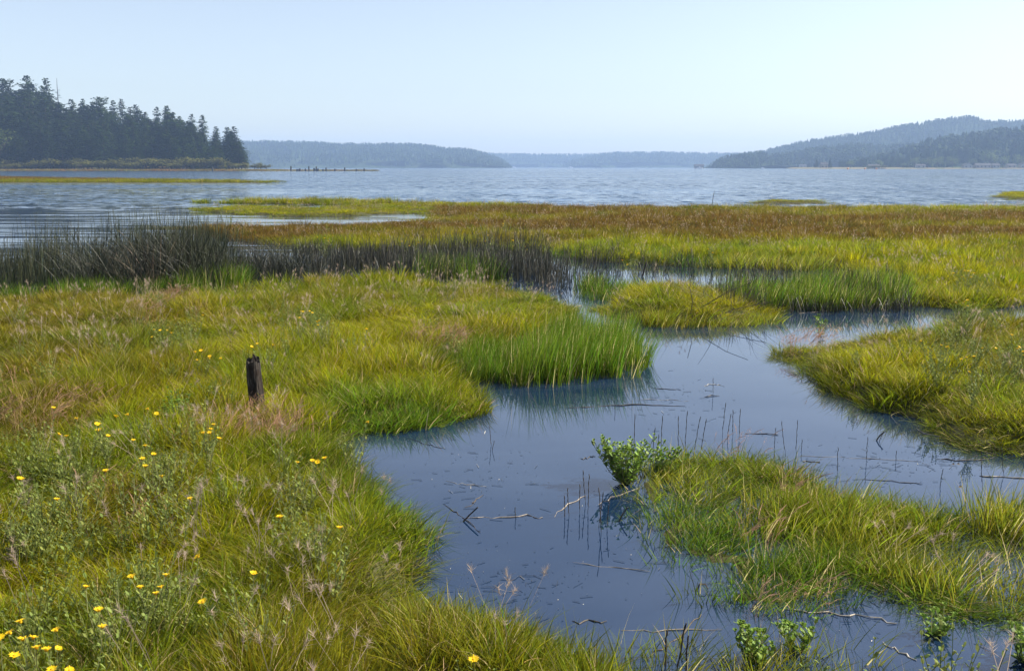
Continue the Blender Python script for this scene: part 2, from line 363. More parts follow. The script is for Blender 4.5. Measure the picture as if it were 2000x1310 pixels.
# ---------------------------------------------------------------- scatter (for stuff only)
def scatter(name, pts, rot, scl, tint, protos, label, cat=None):
    n = len(pts)
    me = bpy.data.meshes.new(name); me.from_pydata(np.asarray(pts).tolist(), [], [])
    for an, ty, arr in (('rot', 'FLOAT_VECTOR', rot), ('scl', 'FLOAT_VECTOR', scl)):
        a = me.attributes.new(an, ty, 'POINT'); a.data.foreach_set('vector', np.asarray(arr, dtype=np.float32).ravel())
    a = me.attributes.new('tint', 'FLOAT_COLOR', 'POINT')
    a.data.foreach_set('color', np.concatenate([np.asarray(tint), np.ones((n, 1))], 1).astype(np.float32).ravel())
    a = me.attributes.new('pick', 'INT', 'POINT'); a.data.foreach_set('value', RG.integers(0, len(protos), n).astype(np.int32))
    col = bpy.data.collections.new(name+'_kinds')
    for i, pm in enumerate(protos):
        col.objects.link(bpy.data.objects.new('%s_kind_%d' % (name, i), pm))
    ng = bpy.data.node_groups.new(name+'_scatter', 'GeometryNodeTree')
    ng.interface.new_socket('Geometry', in_out='INPUT', socket_type='NodeSocketGeometry')
    ng.interface.new_socket('Geometry', in_out='OUTPUT', socket_type='NodeSocketGeometry')
    N = ng.nodes; L = ng.links
    gi = N.new('NodeGroupInput'); go = N.new('NodeGroupOutput'); ip = N.new('GeometryNodeInstanceOnPoints')
    ci = N.new('GeometryNodeCollectionInfo'); ci.inputs[0].default_value = col
    ci.inputs['Separate Children'].default_value = True; ci.inputs['Reset Children'].default_value = True
    L.new(gi.outputs[0], ip.inputs['Points']); L.new(ci.outputs[0], ip.inputs['Instance'])
    ip.inputs['Pick Instance'].default_value = True
    def na(nm, ty):
        q = N.new('GeometryNodeInputNamedAttribute'); q.data_type = ty; q.inputs[0].default_value = nm
        return q.outputs[0]
    er = N.new('FunctionNodeEulerToRotation'); L.new(na('rot', 'FLOAT_VECTOR'), er.inputs[0]); L.new(er.outputs[0], ip.inputs['Rotation'])
    L.new(na('scl', 'FLOAT_VECTOR'), ip.inputs['Scale']); L.new(na('pick', 'INT'), ip.inputs['Instance Index'])
    L.new(ip.outputs[0], go.inputs[0])
    o = link(name, me); md = o.modifiers.new('scatter', 'NODES'); md.node_group = ng
    tag(o, label, cat or name.replace('_', ' '), kind='stuff')
    return o

def blades(n, R, h, w, lean, curve, droop=0.15, seg=4, seed=0, hv=0.4, mat=None, wind=0.0, tipw=0.04):
    r = np.random.default_rng(seed); V = []; Fc = []; Cc = []
    for i in range(n):
        rr = R*math.sqrt(r.random()); a0 = r.random()*6.283
        b = np.array([rr*math.cos(a0), rr*math.sin(a0), -0.02])
        az = a0+r.normal()*0.9; H = h*(1-hv*r.random()**1.3); ln = abs(r.normal(lean, lean*0.5)); cv = curve*(0.3+r.random()*1.2)
        dr = np.array([math.cos(az)+wind, math.sin(az), 0]); fa = r.random()*6.283
        wd = np.array([math.cos(fa), math.sin(fa), 0])*w*(0.6+0.8*r.random())*0.5
        c0 = r.random(); c2 = r.random(); k0 = len(V)
        for s in range(seg+1):
            t = s/seg
            p = b+dr*(ln*t+cv*t**2.2)*H; p[2] += H*(t-droop*(0.4+cv)*t**3)
            ww = wd*(1-(1-tipw)*t**1.8)
            V += [p-ww, p+ww]; Cc += [(c0, t, c2, 1)]*2
            if s: Fc.append((k0+2*s-2, k0+2*s-1, k0+2*s+1, k0+2*s))
    me = bpy.data.meshes.new('blades'); me.from_pydata([tuple(v) for v in V], [], Fc)
    a = me.color_attributes.new('bv', 'FLOAT_COLOR', 'POINT'); a.data.foreach_set('color', np.array(Cc, dtype=np.float32).ravel())
    me.polygons.foreach_set('use_smooth', [True]*len(me.polygons))
    me.materials.append(mat or M_grass); me.update(); return me

def join_mesh(name, parts, mat):
    """parts: (verts, faces, colour rows) lists"""
    V = []; Fc = []; C = []
    for v, f, c in parts:
        b = len(V); V += v; Fc += [tuple(b+i for i in q) for q in f]; C += c
    me = bpy.data.meshes.new(name); me.from_pydata(V, [], Fc)
    a = me.color_attributes.new('bv', 'FLOAT_COLOR', 'POINT'); a.data.foreach_set('color', np.array(C, dtype=np.float32).ravel())
    me.materials.append(mat); me.update(); return me

def sample(rho, y0, y1, ulim=0.6, pad=1.2, seed=1, xr=None):
    """random ground points, rho(y) per square metre"""
    r = np.random.default_rng(seed)
    yy = np.exp(np.linspace(math.log(y0), math.log(y1), 600)); hw = ulim*yy+pad
    dens = rho(yy)*2*hw; c = np.concatenate([[0], np.cumsum((dens[1:]+dens[:-1])/2*np.diff(yy))])
    n = int(c[-1]); y = np.interp(r.random(n)*c[-1], c, yy)
    x = (r.random(n)*2-1)*(ulim*y+pad)
    return x, y

def blob(px, py, L):
    """weight 0..1 of a list of soft ellipses in the photo (cx, cy, rx, ry, w)"""
    v = np.zeros(px.shape)
    for cx, cy, rx, ry, w in L:
        d = ((px-cx)/rx)**2+((py-cy)/ry)**2
        v = np.maximum(v, w*np.clip(1.3-d, 0, 1))
    return v

YG = np.array([0.265, 0.268, 0.008]); GR = np.array([0.150, 0.205, 0.010]); DG = np.array([0.050, 0.100, 0.018])
BR = np.array([0.150, 0.088, 0.022]); PK = np.array([0.36, 0.215, 0.13]); OL = np.array([0.17, 0.165, 0.012])
def mixc(c, d, w): return c*(1-w[:, None])+d*w[:, None]

# ---- meadow grass
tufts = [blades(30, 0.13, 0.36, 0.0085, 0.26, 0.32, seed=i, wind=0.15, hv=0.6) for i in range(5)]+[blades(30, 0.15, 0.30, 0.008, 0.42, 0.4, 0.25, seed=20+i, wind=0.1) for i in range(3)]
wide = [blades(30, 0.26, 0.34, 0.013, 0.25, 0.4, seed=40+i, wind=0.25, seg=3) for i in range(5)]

def grass_colour(x, y, s, wh):
    px, py = proj(x, y, 0.2)
    n1 = fbm(x*0.35, y*0.35, 3, 3); n2 = fbm(x*1.3, y*1.3, 8, 3); n3 = RG.random(len(x))
    t = np.tile(YG, (len(x), 1))
    t = mixc(t, OL, sstep(0.45, 0.62, n1)*0.8)
    t = mixc(t, GR, sstep(0.50, 0.66, n2)*0.75)
    t = mixc(t, GR*0.9, sstep(0.5, 0.0, s)*0.6*(wh != KEYS.index('tussock')))
    # rusty field across the middle distance and the left meadow
    far = (wh == KEYS.index('far'))
    bf = np.where(far, sstep(398, 404, py)*sstep(474, 452, py)*(0.35+0.65*sstep(0.35, 0.6, fbm(x*0.07, y*0.22, 4, 3))), 0)
    bf = bf*np.where(px < 850, sstep(424, 432, py), 1)*np.where(px > 1650, sstep(406, 414, py), 1)
    t = mixc(t, BR*np.array([0.85, 0.9, 0.8]), np.clip(bf*1.25, 0, 1)*0.95)
    bl = blob(px, py, [(120, 610, 260, 60, .65), (60, 700, 160, 60, .4), (330, 600, 120, 40, .4), (30, 800, 160, 50, .5), (260, 720, 200, 40, .4), (250, 980, 160, 50, .35), (1560, 905, 60, 30, .3), (1440, 905, 110, 50, .35), (1560, 1060, 80, 50, .4), (1540, 1140, 90, 50, .5)])
    t = mixc(t, BR, bl*(0.45+0.55*n3))
    t = mixc(t, GR*np.array([.8, .95, .9]), (wh == KEYS.index('islet'))*(0.4+0.45*sstep(.4, .6, n2)))
    t = mixc(t, np.array([0.12, 0.23, 0.02]), blob(px, py, [(720, 780, 120, 40, .7), (890, 790, 60, 20, .8), (790, 980, 60, 60, .5), (1900, 860, 120, 30, .6), (1480, 480, 330, 12, .3), (700, 1000, 100, 120, .3)]))
    t = mixc(t, BR*0.9, np.where(wh == KEYS.index('bar'), sstep(355, 350.5, py)*0.95, 0))
    t = mixc(t, np.array([0.30, 0.23, 0.10]), (RG.random(len(x)) < 0.05)*0.7)
    t = mixc(t, DG*1.3, (RG.random(len(x)) < 0.12)*0.6)
    t = t*(0.68+0.64*RG.random(len(x)))[:, None]
    return t
def do_grass(name, protos, rho, y0, y1, seed, hs, ws, label, keep=None):
    x, y = sample(rho, y0, y1, 0.62, 1.3, seed)
    s, w = land_sd(x, y)
    isl = w == KEYS.index('islet')
    dn = np.where(isl, 0.03+0.55*(1+1.3*sstep(1.2, 2.2, x))*sstep(0.46, 0.60, fbm(x*2.4, y*2.4, 77, 3)), 1.0)
    dn = np.where(isl & (x > 1.55), np.maximum(dn, 0.85), dn)
    ok = (s > np.where(isl, -0.10, -0.04)) & (RG.random(len(x)) < dn)
    if keep is not None: ok &= keep(x, y, s, w)
    x, y, s, w = x[ok], y[ok], s[ok], w[ok]
    z = np.maximum(gheight(x, y, s, w), -0.06)
    t = grass_colour(x, y, s, w)
    hm = fbm(x*0.8, y*0.8, 55, 3)
    hh = hs(y)*(0.62+0.75*sstep(0.3, 0.7, hm))*(0.62+0.65*sstep(.3, .7, fbm(x*3.1, y*3.1, 57, 2)))*(0.75+0.5*RG.random(len(x)))
    hh *= np.where(w == KEYS.index('bar'), 1.0, 1.0)*np.where(w == KEYS.index('islet'), 0.66+0.4*sstep(1.0, 2.0, x), 1)*np.where(w == KEYS.index('right'), 0.82, 1)*np.where((w == KEYS.index('speck')) | (w == KEYS.index('corner')), 0.35, 1)
    px, py = proj(x, y, 0.0)
    hh *= np.where((w == KEYS.index('far')) & (px < 860) & (py > 401) & (py < 424), 0.42, 1)
    hh *= np.where((w == KEYS.index('far')) & (px < 900) & (py > 424) & (py < 450), 0.6, 1)*np.where((w == KEYS.index('far')) & (px < 1060) & (py < 400.5), 1.35, 1)
    hh *= 1-0.75*np.clip(1.5-((px-502)/34)**2-((py-868)/62)**2, 0, 1)
    ww = ws(y)*(0.85+0.3*RG.random(len(x)))
    # lie of the grass: a slow swirl of tilt directions, plus leaning out over the water at the edge
    ta = fbm(x*0.5, y*0.5, 91, 2)*9+RG.normal(0, 1.1, len(x)); tm = 0.06+0.2*fbm(x*0.9, y*0.9, 92, 2)
    hh *= 0.72+0.28*sstep(0.0, 0.35, s)
    rot = np.stack([np.cos(ta)*tm*0.6, np.sin(ta)*tm*0.6, RG.random(len(x))*0.8-0.4+ (RG.integers(0, 8, len(x))*0.785)], 1)
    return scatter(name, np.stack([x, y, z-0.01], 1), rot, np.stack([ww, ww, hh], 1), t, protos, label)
do_grass('meadow_grass', tufts, lambda y: 330*(5/np.maximum(y, 4))**1.1, 2.4, 17, 101, lambda y: np.full(y.shape, 0.57), lambda y: 0.68+0.02*y,
         'yellow green marsh grass growing thickly over the near banks')
do_grass('marsh_grass', wide, lambda y: 42*(17/y)**1.1, 17, 75, 102, lambda y: np.full(y.shape, 0.74), lambda y: 0.9+0.012*(y-17),
         'rust and olive marsh grass covering the flat field behind the pools')
do_grass('shore_grass', wide, lambda y: 6*(75/y)**1.0, 75, 230, 103, lambda y: np.full(y.shape, 1.15), lambda y: 1.8+0.006*(y-60),
         'low grass on the long sand bar across the inlet')

# ---- tall green sedge, bulrushes
sedge = [blades(26, 0.15, 0.62, 0.009, 0.13, 0.16, 0.1, seed=60+i, hv=0.5, wind=0.2) for i in range(4)]
reeds = [blades(15, 0.24, 1.05, 0.0075, 0.06, 0.07, 0.02, seed=70+i, hv=0.55, mat=M_reed, wind=0.5, tipw=0.5) for i in range(5)]
wild = [blades(16, 0.28, 1.45, 0.009, 0.28, 0.35, 0.25, seed=80+i, hv=0.6, mat=M_reed, tipw=0.4, seg=6) for i in range(4)]
def zone(polypx, n, seed, jit=0.0):
    V = poly(polypx); r = np.random.default_rng(seed)
    lo = V.min(0); hi = V.max(0); out = np.zeros((0, 2))
    while len(out) < n:
        q = r.random((n*3, 2))*(hi-lo)+lo; d = sdist(q[:, 0], q[:, 1], V)
        nn = fbm(q[:, 0]*1.1, q[:, 1]*1.1, seed, 2)
        q = q[(d > 0) & (nn > 0.34)]; q = q+r.normal(0, .12, q.shape); out = np.concatenate([out, q])
    return out[:n]
def stand(name, zones, protos, label, tintf):
    PT = []; RT = []; SC = []; TT = []
    for (pl, n, seed, h, w, tint) in zones:
        q = zone(pl, n, seed); x, y = q[:, 0], q[:, 1]; r = np.random.default_rng(seed+5)
        PT.append(np.stack([x, y, np.full(n, -0.04)], 1))
        RT.append(np.stack([r.normal(0, .05, n), r.normal(0, .05, n), r.random(n)*0.9], 1))
        hh = h*(0.70+0.45*r.random(n))*(0.75+0.5*sstep(.3, .7, fbm(x*.9, y*.5, seed+40, 3))); SC.append(np.stack([np.full(n, w), np.full(n, w), hh], 1))
        TT.append(np.array(tint)[None]*(0.7+0.6*r.random((n, 1)))*(1+r.normal(0, .06, (n, 3))))
    return scatter(name, np.concatenate(PT), np.concatenate(RT), np.concatenate(SC), np.concatenate(TT), protos, label)
GS = (0.100, 0.165, 0.014); YS = (0.20, 0.225, 0.02)
stand('tall_sedge', [
    ([(850, 742), (980, 752), (1040, 745), (1050, 705), (900, 700), (840, 715)], 170, 1, 0.58, .85, GS),
    ([(1020, 752), (1130, 748), (1225, 732), (1240, 695), (1215, 665), (1090, 670), (1030, 705)], 260, 2, 0.88, .85, GS),
    ([(700, 842), (800, 838), (840, 815), (820, 790), (740, 800)], 60, 3, 0.38, 1, GS),
    ([(1130, 590), (1220, 590), (1235, 560), (1150, 555)], 50, 4, 0.62, 1.0, GS),
    ([(1395, 590), (1500, 606), (1640, 604), (1760, 596), (1755, 576), (1620, 574), (1420, 572)], 420, 5, 0.86, 1.1, (0.115, 0.18, 0.018)),
    ([(830, 552), (960, 556), (960, 525), (830, 522)], 50, 6, 0.9, 1.2, GS),
    ([(440, 566), (470, 566), (470, 545), (440, 545)], 30, 7, 0.9, 1.1, GS),
    ([(1270, 640), (1500, 640), (1500, 622), (1270, 622)], 60, 8, 0.5, 1, YS),
    ([(1060, 500), (1400, 524), (1400, 515), (1060, 490)], 130, 9, 0.6, 1.7, GS),
    ([(1400, 524), (1620, 530), (1620, 520), (1400, 514)], 90, 19, 0.6, 1.7, YS),
    ([(0, 590), (400, 575), (400, 560), (0, 570)], 130, 10, 0.7, 1, GS),
    ([(1330, 1000), (1350, 1085), (1420, 1095), (1400, 1010)], 60, 11, 0.40, 0.8, GS),
    ([(1270, 930), (1320, 985), (1380, 990), (1330, 900)], 40, 12, 0.42, 0.9, YS),
    ([(1500, 990), (1700, 1000), (1700, 1100), (1450, 1090)], 60, 13, 0.42, 0.8, YS),
    ([(1445, 1100), (1610, 1100), (1600, 1180), (1450, 1190)], 55, 18, 0.34, 0.7, GS),
    ([(1650, 1000), (2000, 1010), (2000, 1160), (1750, 1140)], 90, 14, 0.42, 0.8, YS),
    ([(1180, 1290), (1700, 1312), (1700, 1345), (1300, 1345)], 26, 16, 0.30, 0.7, YS),
    ], sedge, 'tall bright green sedge standing in clumps along the water edge', None)
DR = (0.032, 0.042, 0.022); BK = (0.028, 0.030, 0.022)
stand('bulrushes', [
    ([(-250, 575), (0, 572), (200, 568), (200, 530), (0, 530), (-250, 530)], 300, 21, 1.0, 1.0, DR),
    ([(180, 570), (440, 562), (450, 530), (180, 528)], 300, 22, 1.05, 1.0, DR),
    ([(440, 552), (700, 542), (1000, 552), (1090, 562), (1090, 524), (850, 514), (600, 518), (440, 524)], 400, 23, 0.64, 1.1, BK),
    ([(700, 530), (1060, 535), (1060, 492), (900, 490), (700, 500)], 150, 24, 0.62, 1.2, BK),
    ([(1070, 575), (1190, 580), (1200, 545), (1360, 540), (1340, 515), (1080, 508)], 60, 25, 0.5, 1.1, BK),
    ([(1400, 600), (1780, 605), (1760, 560), (1420, 555)], 110, 26, 0.55, 1.0, BK),
    ([(1500, 612), (1780, 612), (1780, 604), (1500, 604)], 40, 27, 0.3, 1.0, BK),
    ([(560, 500), (700, 520), (700, 505), (560, 492)], 40, 28, 0.5, 1.2, BK),
    ([(1300, 600), (1500, 632), (1500, 615), (1330, 590)], 14, 29, 0.5, 1.0, BK),
    ], reeds, 'dark bulrush stems standing in a band across the shallow water', None)
stand('tangled_bulrushes', [
    ([(160, 574), (430, 568), (420, 540), (170, 536)], 150, 31, 1.12, 0.9, (0.02, 0.026, 0.018)),
    ([(430, 562), (620, 548), (600, 528), (430, 535)], 60, 34, 0.72, 0.8, (0.02, 0.026, 0.018)),
    ([(240, 575), (400, 575), (390, 555), (250, 555)], 9, 32, 0.7, 0.9, (0.17, 0.14, 0.10)),
    ([(1310, 628), (1500, 628), (1500, 600), (1330, 600)], 6, 33, 0.42, 1.0, (0.07, 0.055, 0.035)),
    ], wild, 'tangled heap of old bent bulrushes on the left', None)

# ---- seed heads
def foxtail(seed, h=0.42, nh=3):
    r = np.random.default_rng(seed); parts = []
    for k in range(nh):
        a = r.random()*6.28; rr = 0.1*r.random(); b = np.array([rr*math.cos(a), rr*math.sin(a), 0]); az = r.random()*6.28
        H = h*(0.75+0.35*r.random()); ln = 0.15+0.2*r.random(); V = []; Fc = []; C = []
        pts = [b+np.array([math.cos(az)*ln*H*t*t+0.05*t, math.sin(az)*ln*H*t*t, H*t]) for t in (0, .5, 1)]
        for i, p in enumerate(pts):
            V += [tuple(p+np.array([-.0012, 0, 0])), tuple(p+np.array([.0012, 0, 0]))]; C += [(0.2, 0, .5, 1)]*2
            if i: Fc.append((2*i-2, 2*i-1, 2*i+1, 2*i))
        d0 = pts[2]-pts[1]; d0 /= np.linalg.norm(d0)
        for j in range(26):
            s0 = pts[2]+d0*0.05*(j/26-0.4); dv = d0*0.9+r.normal(0, .55, 3); dv /= np.linalg.norm(dv); e = s0+dv*(0.03+0.025*r.random())
            sdv_ = np.cross(dv, r.normal(0, 1, 3)); sdv_ = sdv_/np.linalg.norm(sdv_)*0.0011
            q = len(V); V += [tuple(s0-sdv_), tuple(s0+sdv_), tuple(e)]; C += [(r.random(), 1, .5, 1)]*3; Fc.append((q, q+1, q+2))
        parts.append((V, Fc, C))
    return join_mesh('foxtail', parts, M_straw)
fox = [foxtail(200+i) for i in range(5)]
x, y = sample(lambda y: 16*(5/np.maximum(y, 4))**0.5, 2.6, 62, 0.6, 0.8, 301)
s, w = land_sd(x, y); px, py = proj(x, y, 0.3)
pat = 0.10+0.9*sstep(0.5, 0.62, fbm(x*0.8, y*0.8, 66, 2))
pat = np.maximum(pat*0.65, blob(px, py, [(960, 1130, 110, 90, 1), (700, 560, 500, 40, .55), (900, 650, 120, 40, .7), (150, 560, 200, 30, .5), (700, 1100, 200, 100, .35), (450, 1100, 200, 150, .3), (1540, 1200, 120, 70, .8)]))
pat = np.where(y > 22, 0.4, pat)*np.where(w == KEYS.index('islet'), 0.5, 1)
ok = (s > 0.0) & (RG.random(len(x)) < pat*0.8); x, y, s, w = x[ok], y[ok], s[ok], w[ok]; n = len(x)
sc = np.where(y > 20, 0.95, 1.0)*(0.8+0.35*RG.random(n))
tt = np.array([0.46, 0.36, 0.28])[None]*(0.75+0.5*RG.random((n, 1)))
scatter('foxtail_grass', np.stack([x, y, gheight(x, y, s, w)], 1), np.stack([RG.normal(0, .08, n), RG.normal(0.05, .08, n), RG.random(n)*6.28], 1),
        np.stack([sc, sc, sc*np.where(y > 20, .8, .8)], 1), tt, fox, 'fluffy pale foxtail seed heads nodding over the grass')
# pinkish bent-over seed grass
def panicle(seed):
    r = np.random.default_rng(seed); parts = []
    for k in range(12):
        a = r.random()*6.28; rr = 0.14*r.random(); b = np.array([rr*math.cos(a), rr*math.sin(a), 0]); V = []; Fc = []; C = []
        H = 0.34*(0.7+0.4*r.random()); lx, ly = r.normal(0.22, .22), r.normal(0, .22)
        P_ = [b+np.array([lx*H*t**2.3, ly*H*t*t, H*(t-0.25*t**3)]) for t in (0, .35, .6, .8, 1)]
        for i, p in enumerate(P_):
            ww = (0.0009, .0009, .0009, .002, .0006)[i]
            V += [tuple(p+np.array([0, -ww, -ww])), tuple(p+np.array([0, ww, ww]))]; C += [(r.random(), .5, .5, 1)]*2
            if i: Fc.append((2*i-2, 2*i-1, 2*i+1, 2*i))
        for j in range(12):
            t = 0.6+0.4*j/12; p = P_[2]*(1-(t-.6)/.4)+P_[4]*((t-.6)/.4); dv = r.normal(0, 1, 3)*np.array([.6, 1, 1]); dv[0] += .8; dv /= np.linalg.norm(dv)
            e = p+dv*0.018; sw = np.cross(dv, [0.1, .2, 1])*0.0013; q = len(V)
            V += [tuple(p), tuple((p+e)/2+sw), tuple(e), tuple((p+e)/2-sw)]; C += [(r.random(), 1, .5, 1)]*4; Fc.append((q, q+1, q+2, q+3))
        parts.append((V, Fc, C))
    return join_mesh('panicle', parts, M_straw)
pan = [panicle(220+i) for i in range(4)]
x, y = sample(lambda y: 45+0*y, 2.6, 20, 0.6, 0.8, 302)
s, w = land_sd(x, y); px, py = proj(x, y, 0.22)
pz = blob(px, py, [(470, 835, 130, 42, 1), (60, 800, 170, 50, .55), (200, 1010, 90, 45, .5), (1530, 1135, 95, 45, .95), (1905, 1200, 60, 28, 1), (1600, 930, 80, 20, .4), (1350, 930, 50, 20, .35), (1480, 1000, 60, 25, .4), (860, 660, 60, 28, .6), (1305, 540, 38, 14, 1), (1420, 850, 55, 20, .7), (320, 600, 90, 30, .3),
                  (1575, 650, 60, 25, .8), (1200, 620, 60, 12, .3), (590, 840, 40, 20, .5)])
ok = (s > -0.25) & (RG.random(len(x)) < pz*0.75); x, y, s, w = x[ok], y[ok], s[ok], w[ok]; n = len(x); px, py = proj(x, y, 0.22)
sc = 0.8+0.4*RG.random(n); hz = np.where((np.abs(px-1305) < 60) & (np.abs(py-540) < 30), 1.7, 1.0)
tt = np.array([0.40, 0.235, 0.15])[None]*(0.6+0.6*RG.random((n, 1)))
scatter('pink_seed_grass', np.stack([x, y, np.maximum(gheight(x, y, s, w), -0.03)], 1), np.stack([RG.normal(0, .1, n), RG.normal(0, .1, n), RG.normal(0, .4, n)], 1),
        np.stack([sc, sc, sc*hz], 1), tt, pan, 'pinkish brown seed grass bent over in patches')

# ---- gumweed
def bvfill(me, seed):
    r = np.random.default_rng(seed); n = len(me.vertices); a = me.color_attributes.new('bv', 'FLOAT_COLOR', 'POINT')
    col = np.ones((n, 4), np.float32); k = r.random((n//8+1, 2)); ii = np.arange(n)//8
    col[:, 0] = k[ii, 0]; col[:, 1] = 0.6; col[:, 2] = k[ii, 1]; a.data.foreach_set('color', col.ravel())
def weed(seed, h=0.46, nst=7, leafL=0.045, leafW=0.014, dens=13, spread=0.2, wet=False, mleaf=None):
    r = random.Random(seed); st = MB(); lf = MB(); tips = []
    for k in range(nst):
        az = r.random()*6.283; sp = spread*(0.3+0.9*r.random()); H = h*(0.7+0.3*r.random()); pts = []
        for i in range(6):
            t = i/5; pts.append(Vector((math.cos(az)*sp*t**0.8+r.gauss(0, .006), math.sin(az)*sp*t**0.8+r.gauss(0, .006), H*t**1.1)))
        st.tube(pts, [0.0035-0.002*i/5 for i in range(6)], 4)
        tips.append((pts[-1], (pts[-1]-pts[-2]).normalized()))
        for j in range(dens):
            t = 0.12+0.86*j/dens; i = min(int(t*5), 4); p = pts[i].lerp(pts[i+1], t*5-i)
            a = j*2.4+r.random()*0.7; up = 0.35+0.7*t
            lf.leaf(p, (math.cos(a), math.sin(a), up), (0, 0, 1), leafL*(0.7+0.6*r.random())*(1.15-0.4*t), leafW*(0.8+0.5*r.random()), 0, r.uniform(-.5, .8))
        if r.random() < 0.8:    # side shoot
            i = 3; p0 = pts[i]; a = r.random()*6.28; p1 = p0+Vector((math.cos(a)*0.06, math.sin(a)*0.06, 0.09)); st.tube([p0, p1], 0.0018, 4); tips.append((p1, (p1-p0).normalized()))
            for j in range(5):
                a2 = j*2.4; lf.leaf(p0.lerp(p1, (j+1)/5), (math.cos(a2), math.sin(a2), 0.7), (0, 0, 1), leafL*0.7, leafW*0.8, 0, 0.2)
    # buds at the tips
    for p, d in tips:
        for j in range(6):
            a = j*1.047; lf.leaf(p-d*0.004, (math.cos(a)*0.7, math.sin(a)*0.7, 0.9), (0, 0, 1), 0.013 if not wet else 0.022, 0.006 if not wet else 0.011, 0, 0.5)
    ms = st.mesh('stems', M_weedstem); bvfill(ms, seed); ml = lf.mesh('leaves', mleaf or M_weed); bvfill(ml, seed+1)
    return ms, ml, tips
weeds = [weed(300+i) for i in range(6)]
# leafy patches nobody could count
def merged(ms, ml):
    V = []; Fc = []; n1 = len(ms.vertices); me = bpy.data.meshes.new('leafy')
    V = [tuple(v.co) for v in ms.vertices]+[tuple(v.co) for v in ml.vertices]
    Fc = [tuple(p.vertices) for p in ms.polygons]+[tuple(i+n1 for i in p.vertices) for p in ml.polygons]
    me.from_pydata(V, [], Fc); me.materials.append(M_weed); bvfill(me, 5); return me
leafy = [merged(a, b) for a, b, c in weeds]
x, y = sample(lambda y: 26*(5/np.maximum(y, 4))**0.4, 2.6, 24, 0.6, 0.8, 303)
s, w = land_sd(x, y); px, py = proj(x, y, 0.3)
pz = blob(px, py, [(80, 900, 190, 70, .9), (300, 920, 120, 90, .8), (60, 1050, 130, 80, .85), (330, 1200, 140, 90, .9), (90, 1190, 170, 110, .8), (450, 960, 80, 60, .3), (590, 990, 60, 120, .75), (350, 670, 60, 45, .6), (600, 640, 90, 40, .7), (1900, 710, 130, 70, 1.2), (1880, 640, 80, 40, 1),
                  (480, 1060, 90, 60, .4), (880, 1290, 90, 40, .7), (1890, 560, 40, 30, .8), (1650, 680, 60, 25, .4), (350, 820, 50, 40, .7), (560, 1260, 120, 60, .5)])
pz = np.maximum(pz*(0.15+0.65*sstep(.4, .62, fbm(x*2, y*2, 13, 2))), 0.03)
ok = (s > 0.1) & (w != KEYS.index('islet')) & (RG.random(len(x)) < pz); x, y, s, w = x[ok], y[ok], s[ok], w[ok]; n = len(x)
sc = 0.60+0.35*RG.random(n)
scatter('leafy_weeds', np.stack([x, y, gheight(x, y, s, w)-0.03], 1), np.stack([RG.normal(0, .1, n), RG.normal(0, .1, n), RG.random(n)*6.28], 1),
        np.stack([sc, sc, sc], 1), np.ones((n, 3)), leafy, 'patches of leafy grey green gumweed among the grass')

def flower_meshes(seed):
    r = random.Random(seed); pm = MB(); R = 0.021
    for k in range(17):
        a = k*2*math.pi/17+r.uniform(-.08, .08); L = R*(0.85+0.3*r.random())
        pm.leaf((math.cos(a)*0.005, math.sin(a)*0.005, 0.002), (math.cos(a), math.sin(a), 0.22+r.uniform(-.1, .25)), (0, 0, 1), L, 0.0068, 0, 0.1)
    cm = MB(); n = 10; V = [(0, 0, 0.008)]; Fc = []
    for i, (rr, z) in enumerate(((0.005, .0072), (0.0085, .003), (0.009, -.004), (0.004, -.010))):
        for k in range(n): V.append((rr*math.cos(k*.6283), rr*math.sin(k*.6283), z))
    for k in range(n): Fc.append((0, 1+k, 1+(k+1) % n))
    for i in range(3):
        for k in range(n): Fc.append((1+i*n+k, 1+(i+1)*n+k, 1+(i+1)*n+(k+1) % n, 1+i*n+(k+1) % n))
    cm.add(V, Fc)
    a = pm.mesh('petals', M_petal); bvfill(a, seed); b = cm.mesh('disc', M_disc); bvfill(b, seed+1)
    return a, b
FLW = [flower_meshes(400+i) for i in range(3)]
def gheight1(x, y):
    a = np.array([x]); b = np.array([y]); s, w = land_sd(a, b); return float(gheight(a, b, s, w)[0])
def gumweed(x, y, nf, label, hgt=0.44, sc=0.85, k=0):
    """x, y: photo place of the blossoms"""
    gx, gy = P(x, y, hgt*sc+0.07); gz = max(gheight1(gx, gy), 0.0)
    ms, ml, tips = weeds[(x*7+y*3+k) % len(weeds)]
    r = random.Random(int(x*31+y)); rz = r.random()*6.28
    root = empty('gumweed_plant', (gx, gy, gz), rz, label, 'gumweed', 'yellow flowered gumweed plants in the marsh', sc)
    link('stem', ms, root); link('foliage', ml, root)
    tp = sorted(tips, key=lambda t: -t[0].z)
    for i in range(nf):
        p, d = tp[i % len(tp)]; a, b = FLW[r.randrange(3)]
        q = Vector(p)+Vector((r.gauss(0, .006), r.gauss(0, .006), 0.006)) if i < len(tp) else Vector(p)+Vector((r.gauss(0, .05), r.gauss(0, .05), 0.01))
        f = link('flower', a, root); f.location = q; f.scale = [0.75+0.25*r.random()]*3
        f.rotation_euler = (r.gauss(0.0, .22), r.gauss(0, .22), r.random()*6)
        link('flower_centre', b, f)
